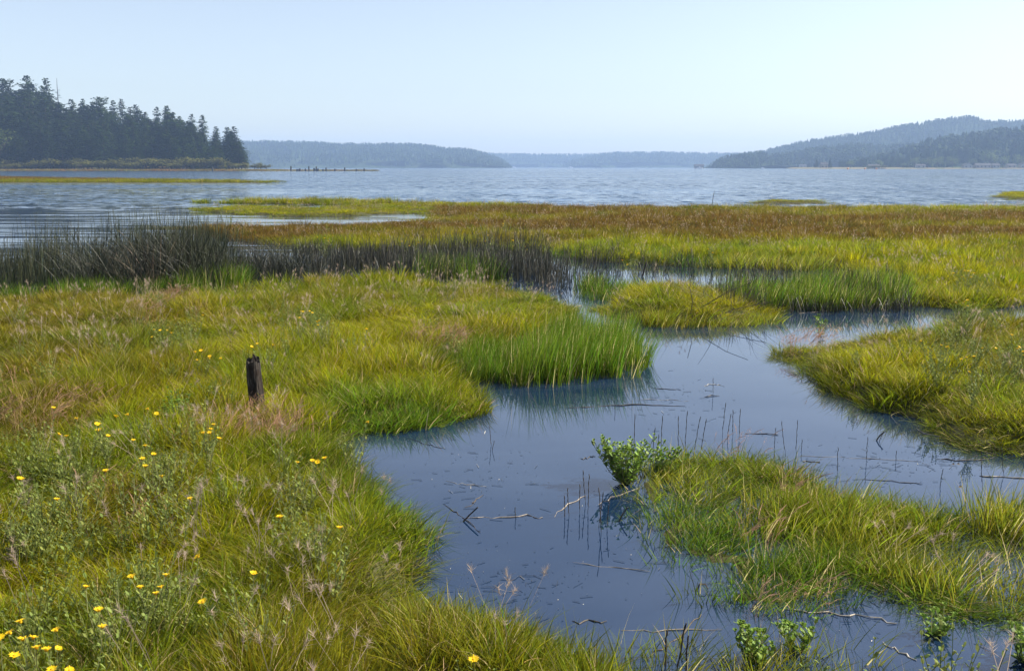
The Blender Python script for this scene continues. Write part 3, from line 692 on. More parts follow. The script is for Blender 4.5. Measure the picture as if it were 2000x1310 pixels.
GW = [(88, 1268, 8, 'low gumweed with a crowd of yellow flowers in the bottom left corner'),
 (150, 1302, 4, 'gumweed with yellow flowers cut by the bottom edge, right of the corner crowd'),
 (12, 1305, 2, 'gumweed with two yellow flowers in the very corner at bottom left'),
 (212, 1213, 3, 'gumweed with three yellow flowers just above the bottom left crowd'),
 (252, 1168, 1, 'gumweed with one yellow flower above the three flowered one at lower left'),
 (320, 1134, 4, 'gumweed with a row of orange and yellow flowers low on the left'),
 (480, 1210, 1, 'gumweed with one yellow flower in the grass near the bottom, below the post'),
 (472, 1136, 1, 'gumweed with one small yellow flower above the lone one near the bottom'),
 (652, 1066, 1, 'gumweed with one bright flower left of the grassy point by the pond'),
 (611, 1024, 1, 'tall gumweed with one yellow flower low on its leafy column'),
 (598, 910, 4, 'tall leafy gumweed with four yellow flowers between post and pond'),
 (569, 927, 1, 'gumweed with one flower close to the left of the tall leafy one'),
 (345, 975, 1, 'gumweed with one small flower below the leafy patch left of the post'),
 (366, 938, 1, 'gumweed with one yellow flower at the right side of the leafy patch'),
 (316, 916, 2, 'gumweed with two yellow flowers in the middle of the leafy patch'),
 (250, 940, 1, 'gumweed with one yellow flower on the lower left of the leafy patch'),
 (152, 950, 1, 'gumweed with one bright flower standing alone at left'),
 (60, 949, 2, 'gumweed with two yellow flowers near the left edge'),
 (41, 998, 1, 'gumweed with one yellow flower just below the pair near the left edge'),
 (3, 997, 1, 'gumweed with a yellow flower touching the left edge'),
 (336, 884, 1, 'gumweed with one yellow flower at the top of the leafy patch'),
 (296, 889, 1, 'gumweed with one bigger flower at the top left of the leafy patch'),
 (158, 842, 5, 'gumweed with five yellow flowers at the left, level with the post foot'),
 (207, 846, 3, 'gumweed with three big yellow flowers beside the five flowered one'),
 (83, 819, 1, 'gumweed with one yellow flower highest of those at the left edge'),
 (281, 812, 4, 'gumweed with four yellow flowers left of the dark wooden post'),
 (405, 854, 5, 'gumweed with a line of yellow flowers in pink grass below the post'),
 (686, 819, 1, 'gumweed with one yellow flower at the pond corner right of the post'),
 (390, 693, 7, 'gumweed with a dense bunch of yellow flowers just left of the post top'),
 (322, 660, 5, 'gumweed with five scattered flowers up and left of the post'),
 (371, 629, 1, 'gumweed with one flower above the scattered five left of the post'),
 (521, 684, 3, 'gumweed with three small flowers right behind the post top'),
 (595, 611, 5, 'gumweed with five yellow flowers in the middle of the back meadow'),
 (640, 641, 3, 'gumweed with three flowers below right of the back meadow bunch'),
 (703, 656, 2, 'gumweed with two flowers rightmost in the back meadow'),
 (1888, 527, 7, 'dark leafy gumweed topped with yellow flowers on the far right bank'),
 (1876, 597, 5, 'gumweed with five yellow flowers at the narrow channel on the right'),
 (1992, 658, 2, 'gumweed with orange flowers against the right edge'),
 (1985, 702, 5, 'gumweed with a dense bunch of flowers at the right edge'),
 (1830, 680, 3, 'gumweed with three flowers at the left side of the right bank'),
 (1842, 710, 1, 'gumweed with one large orange flower low on the right bank'),
 (1912, 716, 2, 'gumweed with two flowers in the middle of the right bank'),
 (1905, 742, 1, 'gumweed with the lowest small flower on the right bank'),
 (1952, 690, 2, 'gumweed with two flowers left of the dense bunch at the right edge'),
 (915, 1304, 1, 'gumweed with one yellow flower at the bottom edge by the pond point')]
for x_, y_, nf, lb in GW:
    gumweed(x_, y_, nf, lb, sc=0.82 if y_ > 560 else 1.0)
# pale leafy sprigs in the far field
FW = [(635, 440, 4, 'far gumweed with a yellow bunch on the left of the rusty field'), (800, 445, 3, 'far gumweed on the rusty field above the dark rushes'),
      (952, 440, 3, 'far gumweed with yellow tops in the middle of the rusty field'), (1018, 448, 4, 'far gumweed at the corner of the green lobe'),
      (990, 414, 4, 'farthest yellow topped gumweed at the back of the rusty field'), (1215, 440, 1, 'pale sprig standing in the rusty field left of centre'),
      (1702, 446, 2, 'tall pale sprig standing alone on the right of the rusty field'), (1245, 470, 3, 'small gumweed with yellow tops on the green edge of the pool'),
      (430, 386, 5, 'bushy weed at the left end of the long islet'), (448, 404, 1, 'round weed on the left tip of the grassy tongue'), (578, 380, 1, 'first tall sprig from left on the long islet'),
      (628, 378, 2, 'widest sprig on the long islet'), (665, 382, 1, 'dark round weed on the long islet'), (718, 380, 1, 'sprig right of the round weed on the long islet'),
      (818, 378, 1, 'tallest sprig on the long islet'), (880, 383, 1, 'pale wide sprig on the right half of the long islet'), (950, 385, 1, 'last sprig toward the right end of the long islet'),
      (1530, 390, 1, 'round green weed on the tiny far islet'), (1395, 452, 2, 'yellow dotted weed on the rusty field right of centre')]
for x_, y_, nf, lb in FW:
    hh = 0.55; gx, gy = P(x_, y_, hh*1.35+0.08); r = random.Random(int(x_)); ms, ml, tips = weeds[int(x_) % 6]; sc = 1.3
    root = empty('gumweed_plant', (gx, gy, max(gheight1(gx, gy), 0)), r.random()*6, lb, 'gumweed', 'weeds standing up in the far marsh', sc)
    link('stem', ms, root); link('foliage', ml, root)
    for i in range(nf):
        p, d = tips[i % len(tips)]; f = link('flower', FLW[0][0], root); f.location = p; f.scale = (0.8,)*3; f.rotation_euler = (r.gauss(.2, .2), 0, r.random()*6); link('flower_centre', FLW[0][1], f)

# shore bushes standing in the pond
def bush(x, y, lb, seed, h, spread, nst, dens=12, z=0.0, L=0.05):
    gx, gy = P(x, y, z); ms, ml, tips = weed(seed, h, nst, L, L*0.42, dens, spread, True, M_succ)
    root = empty('shore_bush', (gx, gy, -0.02), 0, lb, 'bush', 'broad leaved bushes standing in the pond')
    link('stem', ms, root); link('foliage', ml, root)
bush(1222, 945, 'round leafy green bush standing in the middle of the pond', 501, 0.36, 0.21, 34, 15)
bush(1300, 925, 'paler leafy bush merging into the grass right of the round bush', 502, 0.24, 0.16, 12, 10)
bush(1478, 1292, 'glossy leafy bush in the water at the bottom, right of centre', 503, 0.18, 0.13, 12, 9, L=.045)
bush(1560, 1272, 'small leafy sprig right beside the glossy bottom bush', 504, 0.15, 0.10, 7, 8)
bush(1832, 1240, 'tiny leafy rosette in the dark water at lower right', 505, 0.07, 0.09, 9, 6)
bush(2000, 1290, 'dark leafy bush cut by the right edge at the bottom', 506, 0.18, 0.14, 12, 8)
bush(1603, 655, 'single broad leaved weed at the left tip of the right bank', 507, 0.30, 0.07, 4, 8, L=.06)
bush(1580, 508, 'round pale weed in the far pool behind the green rushes', 508, 0.30, 0.22, 10, 9, L=.06)
bush(350, 850, 'grey green leafy bush left of the foot of the post', 509, 0.42, 0.16, 12, 14, z=0.0, L=.045)

# ---------------------------------------------------------------- wooden post
def post():
    gx, gy = P(502, 812, 0.1); r = random.Random(5); n = 22; V = []; Fc = []; R0 = 0.063; Hh = 0.53
    rows = 16; ang = [2*math.pi*k/n for k in range(n)]
    groove = [1-0.20*max(0, math.cos(a*1+4.6))**18-0.14*max(0, math.cos(a-5.6))**30-0.1*max(0, math.cos(a-3.4))**24+r.uniform(-.05, .05) for a in ang]
    topz = [Hh*(0.90+0.10*max(0, math.cos(a-1.2))**2)+r.uniform(-.02, .012) for a in ang]
    for i in range(rows+1):
        t = i/rows
        for k, a in enumerate(ang):
            wob = 1+0.05*math.sin(t*5+k)+r.uniform(-.03, .03)
            wob *= 1.0+0.10*(t < 0.22)*(math.cos(a-0.1) > 0.3)
            rr = R0*groove[k]*wob*(1.03-0.10*t**3)
            V.append((rr*math.cos(a)+0.012*(1-t), rr*math.sin(a), -0.15+(topz[k]+0.15)*t))
    for i in range(rows):
        for k in range(n): Fc.append((i*n+k, i*n+(k+1) % n, (i+1)*n+(k+1) % n, (i+1)*n+k))
    b = len(V)
    for j, q in enumerate((0.7, 0.35)):
        for k, a in enumerate(ang): V.append((R0*q*math.cos(a), R0*q*math.sin(a), topz[k]-0.02+r.uniform(-.03, .045)))
    V.append((0.005, 0.01, Hh*1.02))
    top = rows*n
    for k in range(n):
        k2 = (k+1) % n
        Fc += [(top+k, top+k2, b+k2, b+k), (b+k, b+k2, b+n+k2, b+n+k), (b+n+k, b+n+k2, b+2*n)]
    m, nn, l = newmat('post_wood'); bs = nn['Principled BSDF']; bs.inputs['Roughness'].default_value = 0.85; bs.inputs['Specular IOR Level'].default_value = .2
    tc = nn.new('ShaderNodeTexCoord'); mp = nn.new('ShaderNodeMapping'); mp.inputs['Scale'].default_value = (1, 1, 0.09); l.new(tc.outputs['Object'], mp.inputs[0])
    t1 = nn.new('ShaderNodeTexNoise'); t1.inputs['Scale'].default_value = 90; t1.inputs['Detail'].default_value = 6; l.new(mp.outputs[0], t1.inputs['Vector'])
    t2 = nn.new('ShaderNodeTexNoise'); t2.inputs['Scale'].default_value = 9; t2.inputs['Detail'].default_value = 4; l.new(tc.outputs['Object'], t2.inputs['Vector'])
    r1 = nn.new('ShaderNodeValToRGB'); r1.color_ramp.elements[0].color = (0.012, 0.009, 0.007, 1); r1.color_ramp.elements[1].color = (0.085, 0.075, 0.065, 1)
    r1.color_ramp.elements[0].position = .42; r1.color_ramp.elements[1].position = .68
    l.new(t1.outputs[0], r1.inputs[0]); mx = nn.new('ShaderNodeMix'); mx.data_type = 'RGBA'; mx.inputs[7].default_value = (0.016, 0.010, 0.008, 1)
    r2 = nn.new('ShaderNodeMapRange'); r2.inputs[1].default_value = .42; r2.inputs[2].default_value = .6; l.new(t2.outputs[0], r2.inputs[0]); l.new(r2.outputs[0], mx.inputs[0])
    l.new(r1.outputs[0], mx.inputs[6]); l.new(mx.outputs[2], bs.inputs['Base Color'])
    bp = nn.new('ShaderNodeBump'); bp.inputs['Strength'].default_value = 0.9; bp.inputs['Distance'].default_value = 0.01; l.new(t1.outputs[0], bp.inputs['Height']); l.new(bp.outputs[0], bs.inputs['Normal'])
    o = link('wooden_post', mesh_np('wooden_post', V, Fc), None, m); o.location = (gx, gy, 0.10); o.rotation_euler = (0, math.radians(-1.5), 0.3)
    tag(o, 'dark weathered wooden post with a broken top standing in the grass', 'post')
post()

# ---------------------------------------------------------------- sticks and dead stalks
ORD = ['first', 'second', 'third', 'fourth', 'fifth', 'sixth', 'seventh', 'eighth', 'ninth', 'tenth', 'eleventh', 'twelfth']
def stalk(x, y0, y1, dx, lb, grp, mat=None, rad=0.0035, d=None):
    """thin seed stalk: foot at (x, y0), tip at (x+dx, y1)"""
    gx, gy = P(x, y0, 0.0); hz = zat(y1, gy); px2 = (x+dx-W/2)/F*gy/math.cos(PITCH)*1.0
    px2 = gx+dx*gy/F; m = MB(); r = random.Random(int(x*3+y0)); pts = []; rr = []
    for i in range(15):
        t = i/14; pts.append(((px2-gx)*t+r.gauss(0, .0015), 0.01*math.sin(t*3), -0.06+(hz+0.06)*t)); rr.append(rad*(1.0 if i % 2 else 0.55)*(1 if t > .35 else .6))
    m.tube(pts, rr, 5)
    o = m.build('dead_stalk', mat or M_darkstick); o.location = (gx, gy, 0); tag(o, lb, 'dead stalk', grp)
A1 = [(1104, 1010, 968, -2), (1112, 1008, 952, -4), (1132, 1000, 945, 0), (1145, 985, 918, -8), (1148, 1000, 925, 2), (1168, 1030, 960, 10), (1176, 1040, 952, -8), (1184, 1032, 975, 6)]
for i, (x_, a, b, dx) in enumerate(A1):
    stalk(x_, a, b, dx, '%s from left of the dark stalks in the open pond left of the round bush' % ORD[i], 'dark stalks standing in the pond')
A2 = [(1238, 905, 808, 0), (1272, 905, 835, 6), (1284, 905, 848, 2), (1290, 900, 812, 2), (1325, 890, 812, -2), (1338, 885, 802, 2), (1352, 895, 813, 14), (1366, 890, 818, 12), (1410, 850, 786, 6), (1420, 858, 808, 6), (1432, 850, 800, -2), (1444, 855, 798, 0)]
for i, (x_, a, b, dx) in enumerate(A2):
    stalk(x_, a, b, dx, '%s from left of the knotty stalks rising behind the bush and islet grass' % ORD[i], 'knotty stalks rising behind the islet')
A3 = [(1513, 880, 835, 0), (1537, 890, 822, -14), (1555, 890, 820, 0), (1566, 880, 858, 0), (1637, 925, 873, -3), (1694, 900, 853, -2), (1752, 900, 880, -2), (1836, 950, 915, 4), (1922, 955, 880, -12), (1965, 930, 872, -14), (1714, 862, 845, 10)]
for i, (x_, a, b, dx) in enumerate(A3):
    stalk(x_, a, b, dx, '%s from left of the thin stalks in the channel below the right bank' % ORD[i], 'thin stalks in the right channel', rad=0.003)
A4 = [(1180, 785, 783, 0), (1394, 770, 738, -2), (1201, 800, 778, 0), (1007, 1012, 990, -1), (960, 870, 832, -4), (958, 880, 860, 8), (1298, 1310, 1230, 3), (1318, 1320, 1216, 20), (1340, 1318, 1240, 2)]
L4 = ['tiny stub beside the long floating stick in the pond', 'thin upright stalk in the open pond near the sedge', 'short upright twig on the long floating stick', 'short twig on the floating stick left of the dark stalks', 'bent dark stalk near the left bank of the pond',
      'short straight stalk near the left bank of the pond', 'upright dark stem among sparse grass at the bottom edge', 'leaning dark branch at the bottom edge of the pond', 'dark stem right of the leaning branch at the bottom']
for (x_, a, b, dx), lb in zip(A4, L4): stalk(x_, a, b, dx, lb, 'lone stalks in the pond', rad=0.003 if a < 1200 else .005)
def stick(pts, rad, lb, mat, z=0.004, name='floating_stick'):
    m = MB(); c = P(*pts[0]); w = [Vector((*P(*p), z)) for p in pts]; r = random.Random(int(pts[0][0]))
    path = []
    for i in range(len(w)-1):
        for k in range(4): path.append(w[i].lerp(w[i+1], k/4)+Vector((r.gauss(0, .007), r.gauss(0, .012), r.gauss(-.002, .002))))
    path.append(w[-1]); path = [p-Vector((c[0], c[1], 0)) for p in path]
    m.tube(path, [rad*0.55*(0.5+0.6*r.random())*(1-0.55*abs(2*k/(len(path)-1)-1)**3) for k in range(len(path))], 6)
    o = m.build(name, mat); o.location = (c[0], c[1], 0); tag(o, lb, 'stick', 'sticks floating on the water')
STK = [([(1112, 797), (1180, 793), (1250, 790), (1338, 793)], .009, 'long dark stick floating across the pond below the sedge', M_darkstick),
 ([(1240, 780), (1300, 781), (1345, 783)], .004, 'thin pale stem floating just above the long dark stick', M_driftgrey),
 ([(1268, 756), (1300, 760), (1330, 762)], .006, 'short dark stick near the sedge corner', M_darkstick),
 ([(1375, 775), (1405, 773)], .008, 'small dark stick at the right of the open pond', M_darkstick),
 ([(1375, 754), (1395, 750), (1415, 755)], .006, 'pale curved scrap by the upright stalk in the open pond', M_pale),
 ([(1085, 1008), (1110, 985), (1145, 968)], .007, 'bleached peeling stick slanting left of the round bush', M_driftgrey),
 ([(1172, 985), (1200, 970), (1250, 953)], .006, 'pale stick lying in front of the round bush', M_driftgrey),
 ([(905, 1012), (960, 1010), (1030, 1008), (1060, 1010)], .007, 'long thin stick floating off the left bank', M_driftgrey),
 ([(868, 985), (890, 1000), (912, 1018), (938, 1040)], .006, 'dark crooked branch dipping in by the left bank', M_darkstick),
 ([(912, 990), (930, 978), (944, 966)], .007, 'short dark branch pointing right by the left bank', M_darkstick),
 ([(1120, 1098), (1180, 1106), (1270, 1117)], .005, 'thin green stem floating in the dark lower pond', M_driftgrey),
 ([(1210, 1232), (1300, 1232), (1410, 1230)], .006, 'long thin stick near the bottom of the pond', M_driftgrey),
 ([(1118, 1216), (1150, 1212), (1185, 1213)], .008, 'brown stick at the tip of the near bank', M_darkstick),
 ([(1260, 1290), (1300, 1262), (1345, 1225), (1370, 1200)], .008, 'dark branch slanting up at the bottom of the pond', M_darkstick),
 ([(1530, 1190), (1600, 1197), (1680, 1203), (1752, 1218)], .008, 'long pale reed floating below the islet', M_pale),
 ([(1725, 1255), (1760, 1275), (1790, 1290)], .008, 'pale stick in the lower right corner water', M_pale),
 ([(1455, 847), (1500, 848), (1520, 850)], .008, 'dark stick at the grassy tip of the islet', M_darkstick),
 ([(1565, 900), (1585, 902), (1602, 903)], .010, 'short dark log in the channel right of the islet tip', M_darkstick),
 ([(1560, 890), (1640, 893), (1720, 897), (1800, 902)], .004, 'thin straight reed lying in the right channel', M_driftgrey),
 ([(1790, 838), (1810, 848), (1850, 855)], .010, 'pale driftwood against the point of the right bank', M_driftgrey),
 ([(1670, 935), (1740, 940), (1800, 945)], .005, 'thin dark reed along the near side of the channel', M_darkstick),
 ([(1820, 895), (1880, 900), (1945, 893)], .007, 'dark crooked stick below the right bank point', M_darkstick),
 ([(1910, 930), (1960, 932), (2040, 934)], .010, 'pale stick touching the right edge in the channel', M_driftgrey),
 ([(1112, 603), (1125, 599), (1135, 597)], .022, 'small bleached log behind the sedge', M_pale),
 ([(1497, 611), (1515, 609), (1536, 606)], .020, 'bleached plank beside the tussock', M_pale),
 ([(1560, 612), (1600, 609), (1635, 604)], .010, 'thin pale stick under the green rushes', M_driftgrey),
 ([(1270, 628), (1340, 632), (1420, 634), (1525, 638)], .012, 'long dark stick along the foot of the tussock', M_darkstick),
 ([(1018, 482), (1026, 480), (1034, 481)], .03, 'small white log behind the dark rushes', M_pale),
 ([(1135, 895), (1150, 893), (1163, 892)], .008, 'brown twig left of the round bush', M_darkstick),
 ([(870, 940), (900, 945), (950, 950)], .004, 'thin pale stem above the tangle at the left bank', M_pale),
 ([(800, 855), (830, 868), (870, 875)], .004, 'thin dark stem near the top left corner of the pond', M_darkstick)]
for pts, rd, lb, mt in STK: stick(pts, rd, lb, mt)
# small leaning branches propped out of the water
def prop(pts, rad, lb, mat=None):
    m = MB(); x0, y0 = P(pts[0][0], pts[0][1]); path = []
    for (a, b) in pts: path.append(((a-W/2)/F*y0-x0+0*b, 0, zat(b, y0)))
    x0c = path[0][0]; path = [(p[0]-x0c, p[1], p[2]) for p in path]
    m.tube(path, [rad*(1-0.12*i) for i in range(len(path))], 5); o = m.build('leaning_branch', mat or M_darkstick); o.location = (x0, y0, 0); tag(o, lb, 'branch', 'branches leaning out of the water')
prop([(1209, 1018), (1216, 1004), (1226, 990)], .006, 'short dark branch leaning up in front of the round bush')
prop([(1712, 860), (1718, 850), (1726, 843)], .006, 'small forked twig leaning up in the right channel')
prop([(1362, 1152), (1366, 1140), (1378, 1140), (1384, 1150)], .005, 'little bent loop of stem in the dark water')
prop([(905, 1018), (918, 1005), (935, 990)], .006, 'dark branch leaning up by the left bank tangle')
prop([(1330, 628), (1370, 600), (1420, 570), (1465, 552)], .007, 'long thin branch arching up over the tussock')
prop([(1345, 630), (1352, 590), (1345, 560)], .006, 'thin branch standing at the front of the tussock')
prop([(1380, 630), (1430, 605), (1500, 590)], .006, 'thin branch reaching right over the tussock')
prop([(1255, 540), (1262, 512)], .02, 'dark stub between the far rushes')

# floating litter of dead reed pieces and foam specks
m = MB(); r = random.Random(3)
for _ in range(1500):
    zx, zy, ax, ay = r.choice([(1400, 1070, 130, 60), (1650, 910, 200, 40), (1250, 1000, 200, 90), (1750, 1190, 220, 50), (1300, 780, 140, 60), (930, 930, 110, 90), (1560, 1020, 90, 60), (1850, 900, 150, 30), (1000, 1150, 120, 60)])
    x_, y_ = r.gauss(zx, ax*.6), r.gauss(zy, ay*.6)
    if not (640 < y_ < 1330): continue
    gx, gy = P(x_, y_); L = r.uniform(.002, .006) if r.random() < .7 else r.uniform(.006, .05); a = r.gauss(0.1, .8); w_ = r.uniform(.0008, .0016)
    c, s_ = math.cos(a), math.sin(a); z = 0.003
    m.add([(gx-c*L+s_*w_, gy-s_*L-c*w_, z+.002), (gx+c*L+s_*w_, gy+s_*L-c*w_, z+.002), (gx+c*L-s_*w_, gy+s_*L+c*w_, z), (gx-c*L-s_*w_, gy-s_*L+c*w_, z)], [(0, 1, 2, 3)])
tag(m.build('floating_litter', M_pale), 'bits of dead reed and foam floating on the pond', 'litter', kind='stuff')

# ---------------------------------------------------------------- far land: hills, woods
M_hill = noise_mat('hill_woodland', (0.02, 0.035, 0.018), (0.045, 0.062, 0.028), 0.02, 1.0, world_co=True, spec=0)
def conifer_low(seed):
    r = random.Random(seed); m = MB(); n = 7
    for k in range(5):
        z0 = 0.12+0.17*k; z1 = z0+0.30; R = 0.19*(1-k/5.6)*(0.85+.3*r.random()); b = []
        for i in range(n): a = i*6.283/n+r.random()*.5; rr = R*(0.65+.6*r.random()); b.append((rr*math.cos(a), rr*math.sin(a), z0+r.uniform(-.03, .03)))
        m.add(b+[(r.gauss(0, .008), r.gauss(0, .008), min(z1, 1.0))], [(i, (i+1) % n, n) for i in range(n)])
    me = m.mesh('far_conifer', M_conif); bvfill(me, seed); return me
LOWC = [conifer_low(600+i) for i in range(5)]
def round_low(seed):
    r = random.Random(seed); m = MB()
    for _ in range(90):
        v = Vector((r.gauss(0, 1), r.gauss(0, 1), r.gauss(0, 1))).normalized()*(0.25+.12*r.random()); v.z = v.z*1.1+.55
        d = Vector((r.gauss(0, 1), r.gauss(0, 1), r.gauss(0, 1))); m.leaf(v, d, (0.2, .1, 1), .16, .12)
    me = m.mesh('far_round_tree', M_conif); bvfill(me, seed); return me
LOWR = [round_low(620)]
def hill(name, prof, D, shore, th, ntree, seed, lb):
    """ridge silhouette prof = photo points of the tree tops at distance D; shore distance in front; th tree height"""
    pr = np.array(prof, float); x0, x1 = pr[0, 0], pr[-1, 0]; nx_ = 90; nt = 16; V = []; Fc = []
    def top(px): return zat(float(np.interp(px, pr[:, 0], pr[:, 1])), D)
    depths = [shore+(D-shore)*t/(nt-5) for t in range(nt-4)]+[D*(1+0.03*k) for k in (1, 2, 3, 4)]
    def hz(px, d, j):
        T = top(px)-th*0.75
        t = min((d-shore)/(D-shore), 1.0)
        v = T*(t**0.75)*(0.94+0.12*float(fbm(px*0.02+seed, d*0.002, seed, 3)) if t < .98 else 1.0)
        if d > D: v *= max(0.0, 1-((d-D)/(0.12*D))**1.5)
        return max(v, -1.0) if j > 0 else -1.0
    for j, d in enumerate(depths):
        for i in range(nx_+1):
            px = x0+(x1-x0)*i/nx_; wob = 0 if j > nt-6 else float(fbm(px*.015, j, seed, 2)-.5)*0.08*D*(1-j/nt)
            V.append(((px-W/2)/F*D/math.cos(PITCH)*(0.0+1.0)*(d/D)**0.25, d+wob, hz(px, d, j)))
    for j in range(len(depths)-1):
        for i in range(nx_): a = j*(nx_+1)+i; Fc.append((a, a+1, a+nx_+2, a+nx_+1))
    o = link(name, mesh_np(name, V, Fc), None, M_hill, True); tag(o, kind='structure')
    r = np.random.default_rng(seed); A = np.array(V).reshape(len(depths), nx_+1, 3)
    u = r.random(ntree)*(nx_-.01); v = np.minimum(r.random(ntree)**0.8*(nt-4.01)+0.3, len(depths)-1.01)
    nr = ntree//3; v[:nr] = nt-5+r.normal(0, .25, nr)
    i = u.astype(int); j = v.astype(int); fu = (u-i)[:, None]; fv = (v-j)[:, None]
    pt = (A[j, i]*(1-fu)+A[j, i+1]*fu)*(1-fv)+(A[j+1, i]*(1-fu)+A[j+1, i+1]*fu)*fv
    ok = pt[:, 2] > 0.0; pt = pt[ok]; n = len(pt); pt[:, 2] -= 1.0
    hgt = th*(0.6+0.55*r.random(n)**1.5)*np.clip(0.55+pt[:, 2]/25, .5, 1); ww = hgt*(1.1+0.5*r.random(n))
    scatter('forest', pt, np.stack([r.normal(0, .03, n), r.normal(0, .03, n), r.random(n)*6.28], 1), np.stack([ww, ww, hgt], 1), np.ones((n, 3)), LOWC+LOWR, lb, 'forest')
CP = math.cos(PITCH)
hill('hill', [(250, 290), (350, 280), (490, 276), (560, 276), (640, 278), (665, 281), (740, 280), (800, 281), (835, 283), (880, 289), (925, 292), (950, 300), (975, 309), (990, 315), (1000, 320), (1006, 327)], 3000, 2450, 18, 5200, 71, 'wooded bluff in blue haze at the left of the far shore')
hill('hill', [(850, 302), (900, 299), (960, 299), (1060, 301), (1130, 301), (1180, 300), (1250, 300)], 4350, 3900, 18, 2200, 72, 'farthest pale wooded ridge in the gap')
hill('hill', [(1085, 327), (1095, 321), (1110, 314), (1135, 307), (1165, 300), (1200, 297), (1300, 297), (1395, 299), (1500, 300), (1600, 300)], 3850, 3450, 18, 2600, 73, 'pale wooded ridge right of the gap')
hill('hill', [(1420, 303), (1465, 297), (1510, 286), (1560, 274), (1640, 262), (1700, 252), (1750, 242), (1800, 234), (1830, 230), (1862, 226), (1885, 236), (1950, 235), (2000, 229), (2100, 226), (2400, 240)], 2600, 2080, 18, 5200, 74, 'wooded slope of the big hill at right')
hill('hill', [(1356, 327), (1368, 320), (1385, 311), (1405, 305), (1440, 301), (1470, 298), (1482, 304), (1520, 300), (1560, 292), (1640, 282), (1700, 284), (1800, 280), (2000, 280), (2300, 290)], 1950, 1750, 18, 3600, 75, 'wooded point in front of the big hill at right')
hill('hill', [(1585, 327), (1600, 322), (1630, 315), (1650, 305), (1700, 299), (1740, 293), (1770, 285), (1785, 276), (1830, 267), (1880, 260), (1930, 254), (2000, 249), (2100, 243), (2300, 250)], 1560, 1330, 22, 2200, 76, 'dark wood behind the houses on the right shore')

# ---- left headland with its wood
HP = [(-400, 130), (-100, 150), (0, 158), (30, 153), (60, 165), (75, 147), (95, 160), (115, 150), (130, 165), (150, 190), (180, 195), (210, 190), (235, 200), (260, 195), (290, 208), (315, 215), (332, 207), (350, 206), (375, 222), (395, 222), (412, 228), (420, 250), (432, 250), (445, 262), (455, 245), (470, 246), (480, 270), (488, 300)]
hp = np.array(HP, float)
def hl_ground(x, y):
    px = W/2+F*x/y*CP
    return float(np.clip((y-600)/120, 0, 1)*np.interp(px, [-400, 0, 150, 300, 420, 480], [22, 16, 12, 8, 3, 0]))+0.6
V = []; Fc = []
gxs = np.linspace(-520, 0, 90); gys = [565, 570, 576, 584, 592, 600, 620, 650, 690, 740, 800, 850]
for j, yy in enumerate(gys):
    for i, xx in enumerate(gxs):
        px = W/2+F*xx/yy*CP
        e = float(np.interp(px, [-400, 0, 170, 530, 640, 745], [1, 1, 1, 1, .6, -.2]))
        fr = 570+26*float(fbm(xx*0.02, 1, 9, 3))-8
        z = -0.8 if j == 0 or j == len(gys)-1 else (min(0.55, (yy-fr)*0.12) if yy < 600 else hl_ground(xx, yy)) * (1 if e > .99 else 1)
        if e < 1: z = min(z, e*1.0-.1) if yy < 640 else -0.8
        V.append((xx, yy, z))
for j in range(len(gys)-1):
    for i in range(len(gxs)-1): a = j*len(gxs)+i; Fc.append((a, a+1, a+len(gxs)+1, a+len(gxs)))
M_bank = noise_mat('bank_grass', (0.075, 0.10, 0.03), (0.19, 0.12, 0.05), 0.12, 0.95, world_co=True)
tag(link('headland', mesh_np('headland', V, Fc), None, M_bank, True), kind='structure')

def conifer(seed, bare=0.12, width=0.17, droop=0.25, ragged=0.35, flat=False, narrow=1.0):
    """unit height tree; returns trunk mesh, crown mesh"""
    r = random.Random(seed); tk = MB(); cr = MB()
    tk.tube([(0, 0, -0.02), (r.gauss(0, .004), 0, .3), (r.gauss(0, .006), r.gauss(0, .004), .65), (0, 0, 0.985)], [0.014, .011, .007, .0015], 6)
    lv = 40
    for k in range(lv):
        t = k/(lv-1); z = bare+(0.985-bare)*t**0.95
        prof = (1-t)**(0.7 if not flat else 0.42)*width*1.3*(0.55+0.45*min(1, t*4+.3))*(.8+.4*r.random())+0.016
        nb = 8 if t < .85 else 5
        for b in range(nb):
            if r.random() < 0.13: continue
            a = r.random()*6.283; L = prof*(1-ragged+1.7*ragged*r.random()); L = max(L, .012)
            ns = max(3, int(L/0.016)); dz = -droop*L if t < .8 else 0.25*L
            for s in range(ns):
                q = (s+0.6)/ns; p = Vector((math.cos(a)*L*q, math.sin(a)*L*q, z+dz*q**1.3+r.gauss(0, .004)))
                for w_ in range(2):
                    d = Vector((math.cos(a+r.gauss(0, .9)), math.sin(a+r.gauss(0, .9)), r.uniform(-.55, .2)))
                    cr.leaf(p, d, (r.gauss(0, .4), r.gauss(0, .4), 1), 0.040*(1.1-.35*q)*(1.1-.4*t), .02)
        if t > .25 and r.random() < .6:
            a = r.random()*6.28; tk.tube([(0, 0, z), (math.cos(a)*prof*.7, math.sin(a)*prof*.7, z-.02)], [.003, .001], 3)
    a, b = tk.mesh('trunk', M_bark), cr.mesh('crown', M_conif); bvfill(b, seed); return a, b
CON = [conifer(700), conifer(701, .1, .15, .3), conifer(702, .15, .2, .2, .5), conifer(703, .08, .17, .35, .4), conifer(704, .3, .2, .1, .5, True), conifer(705, .05, .14, .2, .3), conifer(706, .2, .16, .1, .6)]
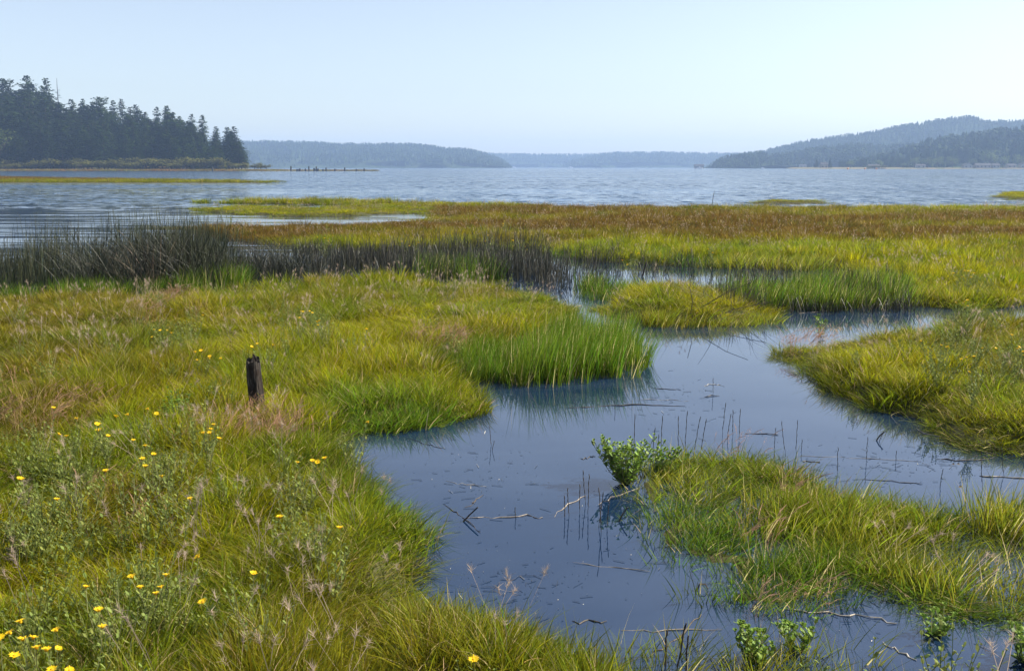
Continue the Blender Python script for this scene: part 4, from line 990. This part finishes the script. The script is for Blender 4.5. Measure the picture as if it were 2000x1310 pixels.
def snag(seed):
    r = random.Random(seed); tk = MB(); cr = MB(); tk.tube([(0, 0, -.02), (0, 0, .6), (.005, 0, 1)], [.013, .007, .002], 5)
    for k in range(30):
        z = .45+.4*r.random(); a = r.random()*6.28; L = .05*r.random()+.02
        tk.tube([(0, 0, z), (math.cos(a)*L, math.sin(a)*L, z+.01)], [.002, .001], 3)
        for j in range(4): cr.leaf((math.cos(a)*L*(.4+j*.15), math.sin(a)*L*(.4+j*.15), z), (r.gauss(0, 1), r.gauss(0, 1), 0), (0, 0, 1), .025, .014)
    a, b = tk.mesh('trunk', M_bark), cr.mesh('crown', M_conif); bvfill(b, seed); return a, b
SNAG = snag(720)
def tree(name, pair, loc, h, lb, cat, grp, wf=1.0, rz=None):
    rr = rnd.random()*6.28 if rz is None else rz
    root = empty(name, loc, rr, lb, cat, grp, (h*wf, h*wf, h)); link('trunk', pair[0], root); link('crown', pair[1], root); return root
GT = 'conifers of the wood on the left headland'
def ltree(px, topy, d, k, lb, wf=1.0, pair=None):
    x = (px-W/2)/F*d/CP; x = (px-W/2)/F*d*1.0/ CP * CP; g = hl_ground(x, d); h = zat(topy, d)-g
    tree('conifer', pair or CON[k % len(CON)], (x, d, g-.3), max(h, 6), lb, 'conifer', GT, wf)
NAMED = [(78, 146, 700, 2, 'tallest conifer with an open tiered top near the left edge', 1.1), (32, 152, 690, 4, 'broad flat topped conifer left of the tallest one', 1.15), (3, 165, 690, 3, 'conifer cut by the left edge of the view', 1.0),
 (115, 151, 695, 3, 'dense tall conifer right of the tallest one', 1.0), (160, 192, 680, 0, 'conifer just right of the bare spire', 1), (182, 192, 690, 5, 'slender conifer in the saddle after the bare spire', 1),
 (212, 188, 670, 4, 'dense flat topped conifer left of the middle of the wood', 1.1), (240, 195, 690, 1, 'pointed conifer in the middle of the wood skyline', 1), (256, 192, 700, 5, 'slim pointed conifer next to the middle one', 1),
 (282, 203, 680, 2, 'ragged conifer right of the middle of the skyline', 1), (322, 208, 690, 1, 'left one of the pair of peaks right of the notch', 1), (341, 205, 680, 0, 'right one of the pair of peaks right of the notch', 1.05),
 (300, 218, 690, 6, 'thin conifer in the notch of the skyline', 1), (365, 226, 690, 3, 'conifer after the pair of peaks', 1), (388, 222, 690, 1, 'narrow conifer left of the wood end', 1), (408, 223, 670, 0, 'last tall conifer at the right end of the solid wood', 1),
 (433, 246, 650, 5, 'small pointed conifer standing in the gap', 1.3), (455, 247, 645, 3, 'left conifer of the twin at the tip of the wood', 1.35), (468, 246, 640, 1, 'right conifer of the twin at the tip of the wood', 1.4), (480, 285, 635, 6, 'low conifer at the very tip of the wood', 1.5)]
for a in NAMED: ltree(a[0], a[1], a[2], a[3], a[4], a[5])
ltree(135, 152, 690, 0, 'bare grey spire of a dying conifer above the wood', 1.0, SNAG)
for i in range(170):
    row = rnd.random()**.8; px = rnd.uniform(-60, 478); base = float(np.interp(px, hp[:, 0], hp[:, 1]))
    d = 612+85*row; frac = 0.62+0.37*row; ty = 318-(318-base)*frac+rnd.uniform(2, 15)
    ltree(px, min(ty, 300), d, rnd.randrange(7), 'dark conifer filling the wood below its skyline, crowded by its neighbours', rnd.uniform(1.15, 1.6))
for i, (px, ty, k) in enumerate([(50, 260, 2), (110, 250, 3), (183, 255, 4), (215, 250, 2), (255, 270, 6), (285, 280, 5), (355, 268, 1), (390, 285, 3)]):
    ltree(px, ty, 604, k, '%s from left of the small conifers in front at the foot of the wood' % ORD[i], 1.25)

def round_tree(seed, n=420, clump=9, flat=0.8, mat=None, L=.075):
    r = random.Random(seed); tk = MB(); cr = MB(); tk.tube([(0, 0, -.03), (0.01, 0, .25), (0, 0, .5)], [.03, .022, .012], 6)
    cl = []
    for i in range(clump):
        a = r.random()*6.28; q = r.random()**.5*.32; cl.append(Vector((math.cos(a)*q, math.sin(a)*q, .42+r.random()*.40*flat)))
        tk.tube([(0, 0, .25+.1*r.random()), cl[-1]], [.012, .004], 4)
    for i in range(n):
        c = cl[i % clump]; v = Vector((r.gauss(0, 1), r.gauss(0, 1), r.gauss(0, 1))).normalized()*(.10+.09*r.random())
        cr.leaf(c+v, (r.gauss(0, 1), r.gauss(0, 1), r.gauss(0, .6)), (v.x, v.y, abs(v.z)+.3), L*(.7+.6*r.random()), L*.7)
    a, b = tk.mesh('trunk', M_bark), cr.mesh('crown', mat or M_shrub); bvfill(b, seed); return a, b
SHR = [round_tree(800+i, 480, 10, .5, M_shrub, .07) for i in range(4)]; BRO = [round_tree(820+i, 700, 14, 1, M_broad, .055) for i in range(3)]; OLV = round_tree(830, 900, 16, 1.1, M_olive, .05)
x = (12-W/2)/F*600; tree('broadleaf_tree', OLV, (x, 600, 0.4), 27, 'rounded olive green broadleaf tree at the left edge before the conifers', 'tree', None, .95)
SH = [(40, 590, 6), (60, 594, 9), (85, 596, 7)]
for i in range(64):
    px = 25+ (525-25)*i/63+rnd.uniform(-4, 4); d = rnd.uniform(588, 602); h = rnd.uniform(5, 9.5)*(1 if px < 440 else .62)*(1.0 if px < 230 else 1.1)
    x = (px-W/2)/F*d
    sec = min(i//11, 5); place = ('at the left end of the conifer wood', 'under the tallest conifers', 'under the saddle after the bare spire', 'under the middle of the wood', 'under the twin peaks of the wood', 'at the bare tip of the headland')[sec]
    lb = '%s shrub from left in the fringe %s' % ((ORD[i-sec*11]), place)
    tree('shrub', SHR[i % 4], (x, d, 0.3), h, lb, 'shrub', 'shrubs along the headland shore', rnd.uniform(1.3, 2.0))
x = (170-W/2)/F*585; tree('shrub', SHR[1], (x, 585, 0.2), 7, 'brightest yellow shrub standing forward at the foot of the wood', 'shrub', 'shrubs along the headland shore', 2.0)
# grass of the bank: ground cover
xg = RG.random(5200)*520-520; yg = 566+RG.random(5200)*34; pxg = W/2+F*xg/yg
ok = (pxg < 740) & (pxg > -150); ok &= (RG.random(5200) < np.where(pxg > 520, .8, 1)); xg, yg = xg[ok], yg[ok]; pxg = pxg[ok]; n = len(xg)
yg = np.where(pxg > 560, 570+(yg-566)*0.3, yg)
tg = np.where((RG.random(n) < .5)[:, None], np.array([[.20, .12, .05]]), np.array([[.15, .16, .035]]))*(0.7+.6*RG.random((n, 1)))
hh = 1.6+1.6*RG.random(n)
hh *= np.where(pxg > 560, .8, 1)
scatter('bank_grass', np.stack([xg, yg, np.full(n, -0.1)], 1), np.stack([np.zeros(n), np.zeros(n), RG.random(n)*6], 1), np.stack([hh*3.2, hh*3.2, hh*1.7], 1), tg, wide, 'rusty grass on the low bank under the headland wood')
# old pilings
PL = [(423, 325, 331, 1), (574, 325, 333, 0), (586, 330, 332, 2), (591, 329, 332, 2), (602, 330, 333, 0), (609, 325.5, 333, 0), (619, 329, 333, 1), (623, 326, 333, 0), (626, 330, 333, 1), (636, 331, 333, 0), (642, 328, 333, 0), (659, 331, 333.5, 1), (678, 329, 334, 0), (700, 331.5, 334, 0), (715, 331, 334.5, 0)]
for i, (px, t, b, wk) in enumerate(PL):
    d = 560.0; x = (px-W/2)/F*d; m = MB(); h = (b-t)*d/F*1.0+.5; R = .42+.12*wk; r = random.Random(i)
    m.tube([(0, 0, -1), (r.gauss(0, .04), 0, h*.5), (r.gauss(0, .08), 0, h)], [R, R*.95, R*.8], 8)
    o = m.build('piling', M_piling); o.location = (x, d, 0)
    tag(o, 'lone dark piling off the wooded headland' if i == 0 else '%s piling from left in the row of old pilings beyond the headland' % (ORD+['thirteenth', 'fourteenth'])[i-1], 'piling', 'old pilings off the spit')

# ---- right shore: trees, houses
def right_tree(px, topy, d, pair, lb, nm, cat, grp, wf=1.0, g=1.0):
    x = (px-W/2)/F*d; h = zat(topy, d)-g; tree(nm, pair, (x, d, g-.3), h, lb, cat, grp, wf)
GB = 'paler broadleaf trees along the right shore'
for px, ty, k, wf, lb in [(1920, 290, 0, 1.35, 'largest pale broadleaf tree above the shore houses at right'), (1945, 303, 1, 1.3, 'pale tree close right of the largest one'), (1848, 304, 2, 1.25, 'round pale tree at the left end of the shore houses'),
                          (1890, 308, 1, 1.2, 'small pale tree beside the long grey house'), (1800, 305, 0, 1.4, 'wide pale tree left of the round one by the houses'), (1818, 304, 2, 1.2, 'pale tree between the wide one and the round one'), (1775, 306, 1, 1.2, 'pale tree in the middle of the right shore'),
                          (1652, 310, 0, 1.2, 'pale tree under the left end of the dark wood'), (1708, 311, 2, 1.2, 'pale tree left of the boat sheds'), (1755, 317, 1, 1.6, 'low round tree by the shore path'), (1978, 300, 2, 1.2, 'pale tree near the right edge behind the last house')]:
    right_tree(px, ty, 1300, BRO[k], lb, 'broadleaf_tree', 'tree', GB, wf)
right_tree(1586, 310, 1330, CON[0], 'small lone conifer left of the shore cabin', 'conifer', 'conifer', 'conifers of the right shore', 1.3)
right_tree(1612, 309, 1330, CON[3], 'small lone conifer right of the shore cabin', 'conifer', 'conifer', 'conifers of the right shore', 1.3)
RP = [(1640, 308), (1700, 299), (1750, 290), (1780, 278), (1830, 267), (1880, 259), (1930, 252), (2000, 247), (2080, 243)]
rp = np.array(RP, float)
for i in range(110):
    px = 1630+ 440*rnd.random(); row = rnd.random(); base = float(np.interp(px, rp[:, 0], rp[:, 1])); d = 1345+190*row
    ty = 322-(322-base)*(0.6+.4*row)+rnd.uniform(-2, 7)
    g = max(0, (zat(base, 1560)-18)*row*.9)
    right_tree(px, ty, d, CON[rnd.randrange(7)], 'dark conifer in the wood rising behind the houses on the right shore', 'conifer', 'conifer', 'conifers of the right shore', rnd.uniform(1.1, 1.5), g)
def house(px, w_, dp, hw, hr, lb, wallm, d=1270, rot=0.0, ridge_x=True):
    x = (px-W/2)/F*d; root = empty('house', (x, d, 1.2), rot, lb, 'house', 'houses along the right shore')
    m = MB(); m.box(-w_/2, w_/2, -dp/2, dp/2, -1.5, hw)
    if ridge_x: m.add([(-w_/2, -dp/2, hw), (-w_/2, dp/2, hw), (-w_/2, 0, hw+hr)], [(0, 1, 2)]); m.add([(w_/2, -dp/2, hw), (w_/2, dp/2, hw), (w_/2, 0, hw+hr)], [(0, 2, 1)])
    else: m.add([(-w_/2, -dp/2, hw), (w_/2, -dp/2, hw), (0, -dp/2, hw+hr)], [(0, 1, 2)]); m.add([(-w_/2, dp/2, hw), (w_/2, dp/2, hw), (0, dp/2, hw+hr)], [(0, 2, 1)])
    m.build('wall', wallm, root)
    e = .5; q = MB()
    if ridge_x:
        for sg in (-1, 1):
            a = [(-w_/2-e, sg*(dp/2+e), hw-.25), (w_/2+e, sg*(dp/2+e), hw-.25), (w_/2+e, 0, hw+hr), (-w_/2-e, 0, hw+hr)]; q.add(a+[(v[0], v[1], v[2]+.25) for v in a], [(0, 1, 2, 3), (4, 5, 6, 7), (0, 1, 5, 4), (0, 3, 7, 4), (1, 2, 6, 5)])
    else:
        for sg in (-1, 1):
            a = [(sg*(w_/2+e), -dp/2-e, hw-.25), (sg*(w_/2+e), dp/2+e, hw-.25), (0, dp/2+e, hw+hr), (0, -dp/2-e, hw+hr)]; q.add(a+[(v[0], v[1], v[2]+.25) for v in a], [(0, 1, 2, 3), (4, 5, 6, 7), (0, 1, 5, 4), (0, 3, 7, 4), (1, 2, 6, 5)])
    q.build('roof', M_roof, root)
    nw = max(2, int(w_/4))
    for k in range(nw):
        cx = -w_/2+w_*(k+.5)/nw; g = MB(); g.box(cx-.8, cx+.8, -dp/2-.06, -dp/2+.05, 0.9, 2.4); g.build('window', M_glass, root)
    c = MB(); c.box(w_*.2, w_*.2+.9, -.5, .5, hw, hw+hr+1); c.build('chimney', M_house2, root)
house(1876, 11, 8, 3.2, 2.6, 'white gabled house second from left of the shore houses', M_house, ridge_x=False)
house(1905, 19, 9, 3, 2.6, 'long grey roofed house in the middle of the shore houses', M_house2)
house(1930, 9, 8, 3, 2.5, 'small white house between the long house and the garage', M_house)
house(1960, 11, 8, 2.8, 2.2, 'low tan house under the pale trees at right', M_house2)
house(1984, 9, 8, 3.8, 2.4, 'white house nearest the right edge of the shore', M_house, ridge_x=False)
house(1696, 14, 6, 2.6, 1.6, 'low pale shed row at the left of the right shore', M_house2)
house(1786, 11, 7, 2.6, 2, 'low white boathouse in the middle of the right shore', M_house)
house(1600, 9, 8, 4, 3, 'small shore cabin between the two lone conifers', M_house2, d=1325)
house(1560, 11, 7, 3, 2.5, 'distant white cottage on the wooded point', M_house, d=1740)
house(1360, 16, 8, 3, 2.5, 'distant dark house at the very tip of the wooded point', M_house2, d=1745)
# beach strip of the right shore
V = []; Fc = []; bx = np.linspace(1560, 2400, 50)
for j, (dd, zz) in enumerate(((1235, -1.2), (1250, .3), (1262, 1.1), (1330, 1.4), (1380, 2), (1400, -1))):
    for px in bx: V.append(((px-W/2)/F*1300, dd+12*float(fbm(px*.05, 3, 4, 2)), zz-(1.5 if px < 1565 else 0)))
for j in range(5):
    for i in range(49): a = j*50+i; Fc.append((a, a+1, a+51, a+50))
M_beach = noise_mat('beach_grass', (0.08, 0.10, 0.03), (0.20, 0.14, 0.08), 0.1, .95, world_co=True)
tag(link('beach', mesh_np('beach', V, Fc), None, M_beach, True), kind='structure')
for i in range(10):
    px = 1688+i*3.4; right_tree(px, 321+rnd.uniform(-.6, .8), 1255, SHR[i % 4], '%s bush from left in the rounded green hedge on the right shore' % ORD[i], 'shrub', 'shrub', 'shrubs along the right shore', 2.2, .5)
# boats and buoys
def boat(px, d, L, lb, sail=False):
    x = (px-W/2)/F*d; root = empty('boat', (x, d, 0), .2, lb, 'boat', 'boats far out on the water')
    m = MB(); n = 7; V = []
    for i in range(n):
        t = i/(n-1); wv = L*.16*math.sin(min(1, (1-t)*1.6+.25)*math.pi/2)*(1 if t < .98 else .05)
        V += [(-L/2+L*t, -wv, L*.16), (-L/2+L*t, -wv*.6, -.1), (-L/2+L*t, wv*.6, -.1), (-L/2+L*t, wv, L*.16)]
    Fc = []
    for i in range(n-1):
        for k in range(3): Fc.append((i*4+k, i*4+4+k, i*4+5+k, i*4+1+k))
        Fc.append((i*4+3, i*4+7, i*4+4, i*4))
    Fc += [(0, 1, 2, 3)]; m.add(V, Fc); m.build('hull', M_white, root)
    c = MB(); c.box(-L*.2, L*.1, -L*.09, L*.09, L*.16, L*.30); c.build('cabin', M_white, root)
    if sail:
        q = MB(); q.tube([(0, 0, L*.1), (0, 0, L*1.2)], .08, 5); q.build('mast', M_white, root)
boat(1362, 1500, 9, 'white motor boat running off the wooded point'); boat(1113, 2900, 12, 'tiny white boat in front of the pale ridge', True)
boat(1004, 3000, 12, 'tiny boat off the tip of the far bluff', True); boat(697, 2800, 14, 'tiny white boat beyond the pilings'); boat(1483, 1700, 6, 'small boat off the right shore')
for px, lb in ((1647, 'left orange mooring buoy off the right shore'), (1680, 'middle mooring buoy off the right shore'), (1702, 'right mooring buoy off the right shore')):
    bm = MB(); n = 10; V = []; rows = 6
    for i in range(rows+1):
        ph = math.pi*i/rows
        for k in range(n): V.append((1.0*math.sin(ph)*math.cos(k*.6283), 1.0*math.sin(ph)*math.sin(k*.6283), .5-1.0*math.cos(ph)))
    bm.add(V, [(i*n+k, i*n+(k+1) % n, (i+1)*n+(k+1) % n, (i+1)*n+k) for i in range(rows) for k in range(n)]); bm.tube([(0, 0, 1.4), (0, 0, 2.2)], .1, 5)
    o = bm.build('buoy', M_orange); d = 1000; o.location = ((px-W/2)/F*d, d, 0); tag(o, lb, 'buoy', 'mooring buoys')
# thin pole in the shallows
m = MB(); m.tube([(0, 0, -.5), (.1, 0, .4), (.16, 0, .72)], [.02, .018, .012], 5)
o = m.build('leaning_pole', M_darkstick); gx, gy = P(1390, 394); o.location = (gx, gy, 0); tag(o, 'thin dark pole leaning out of the water beyond the field', 'pole')

# ---------------------------------------------------------------- haze
m, n_, l_ = newmat('haze_air'); n_.remove(n_['Principled BSDF'])
pv = n_.new('ShaderNodeVolumePrincipled'); pv.inputs['Color'].default_value = (0.46, 0.65, 1.0, 1); pv.inputs['Density'].default_value = 0.0002; pv.inputs['Anisotropy'].default_value = 0.1
l_.new(pv.outputs[0], n_['Material Output'].inputs['Volume'])
b = MB(); b.box(-5100, 5100, -5100, 5100, -2.5, 135); hz_ = b.build('haze', m)
tag(hz_, 'thin blue summer haze over the bay', 'haze', kind='stuff')
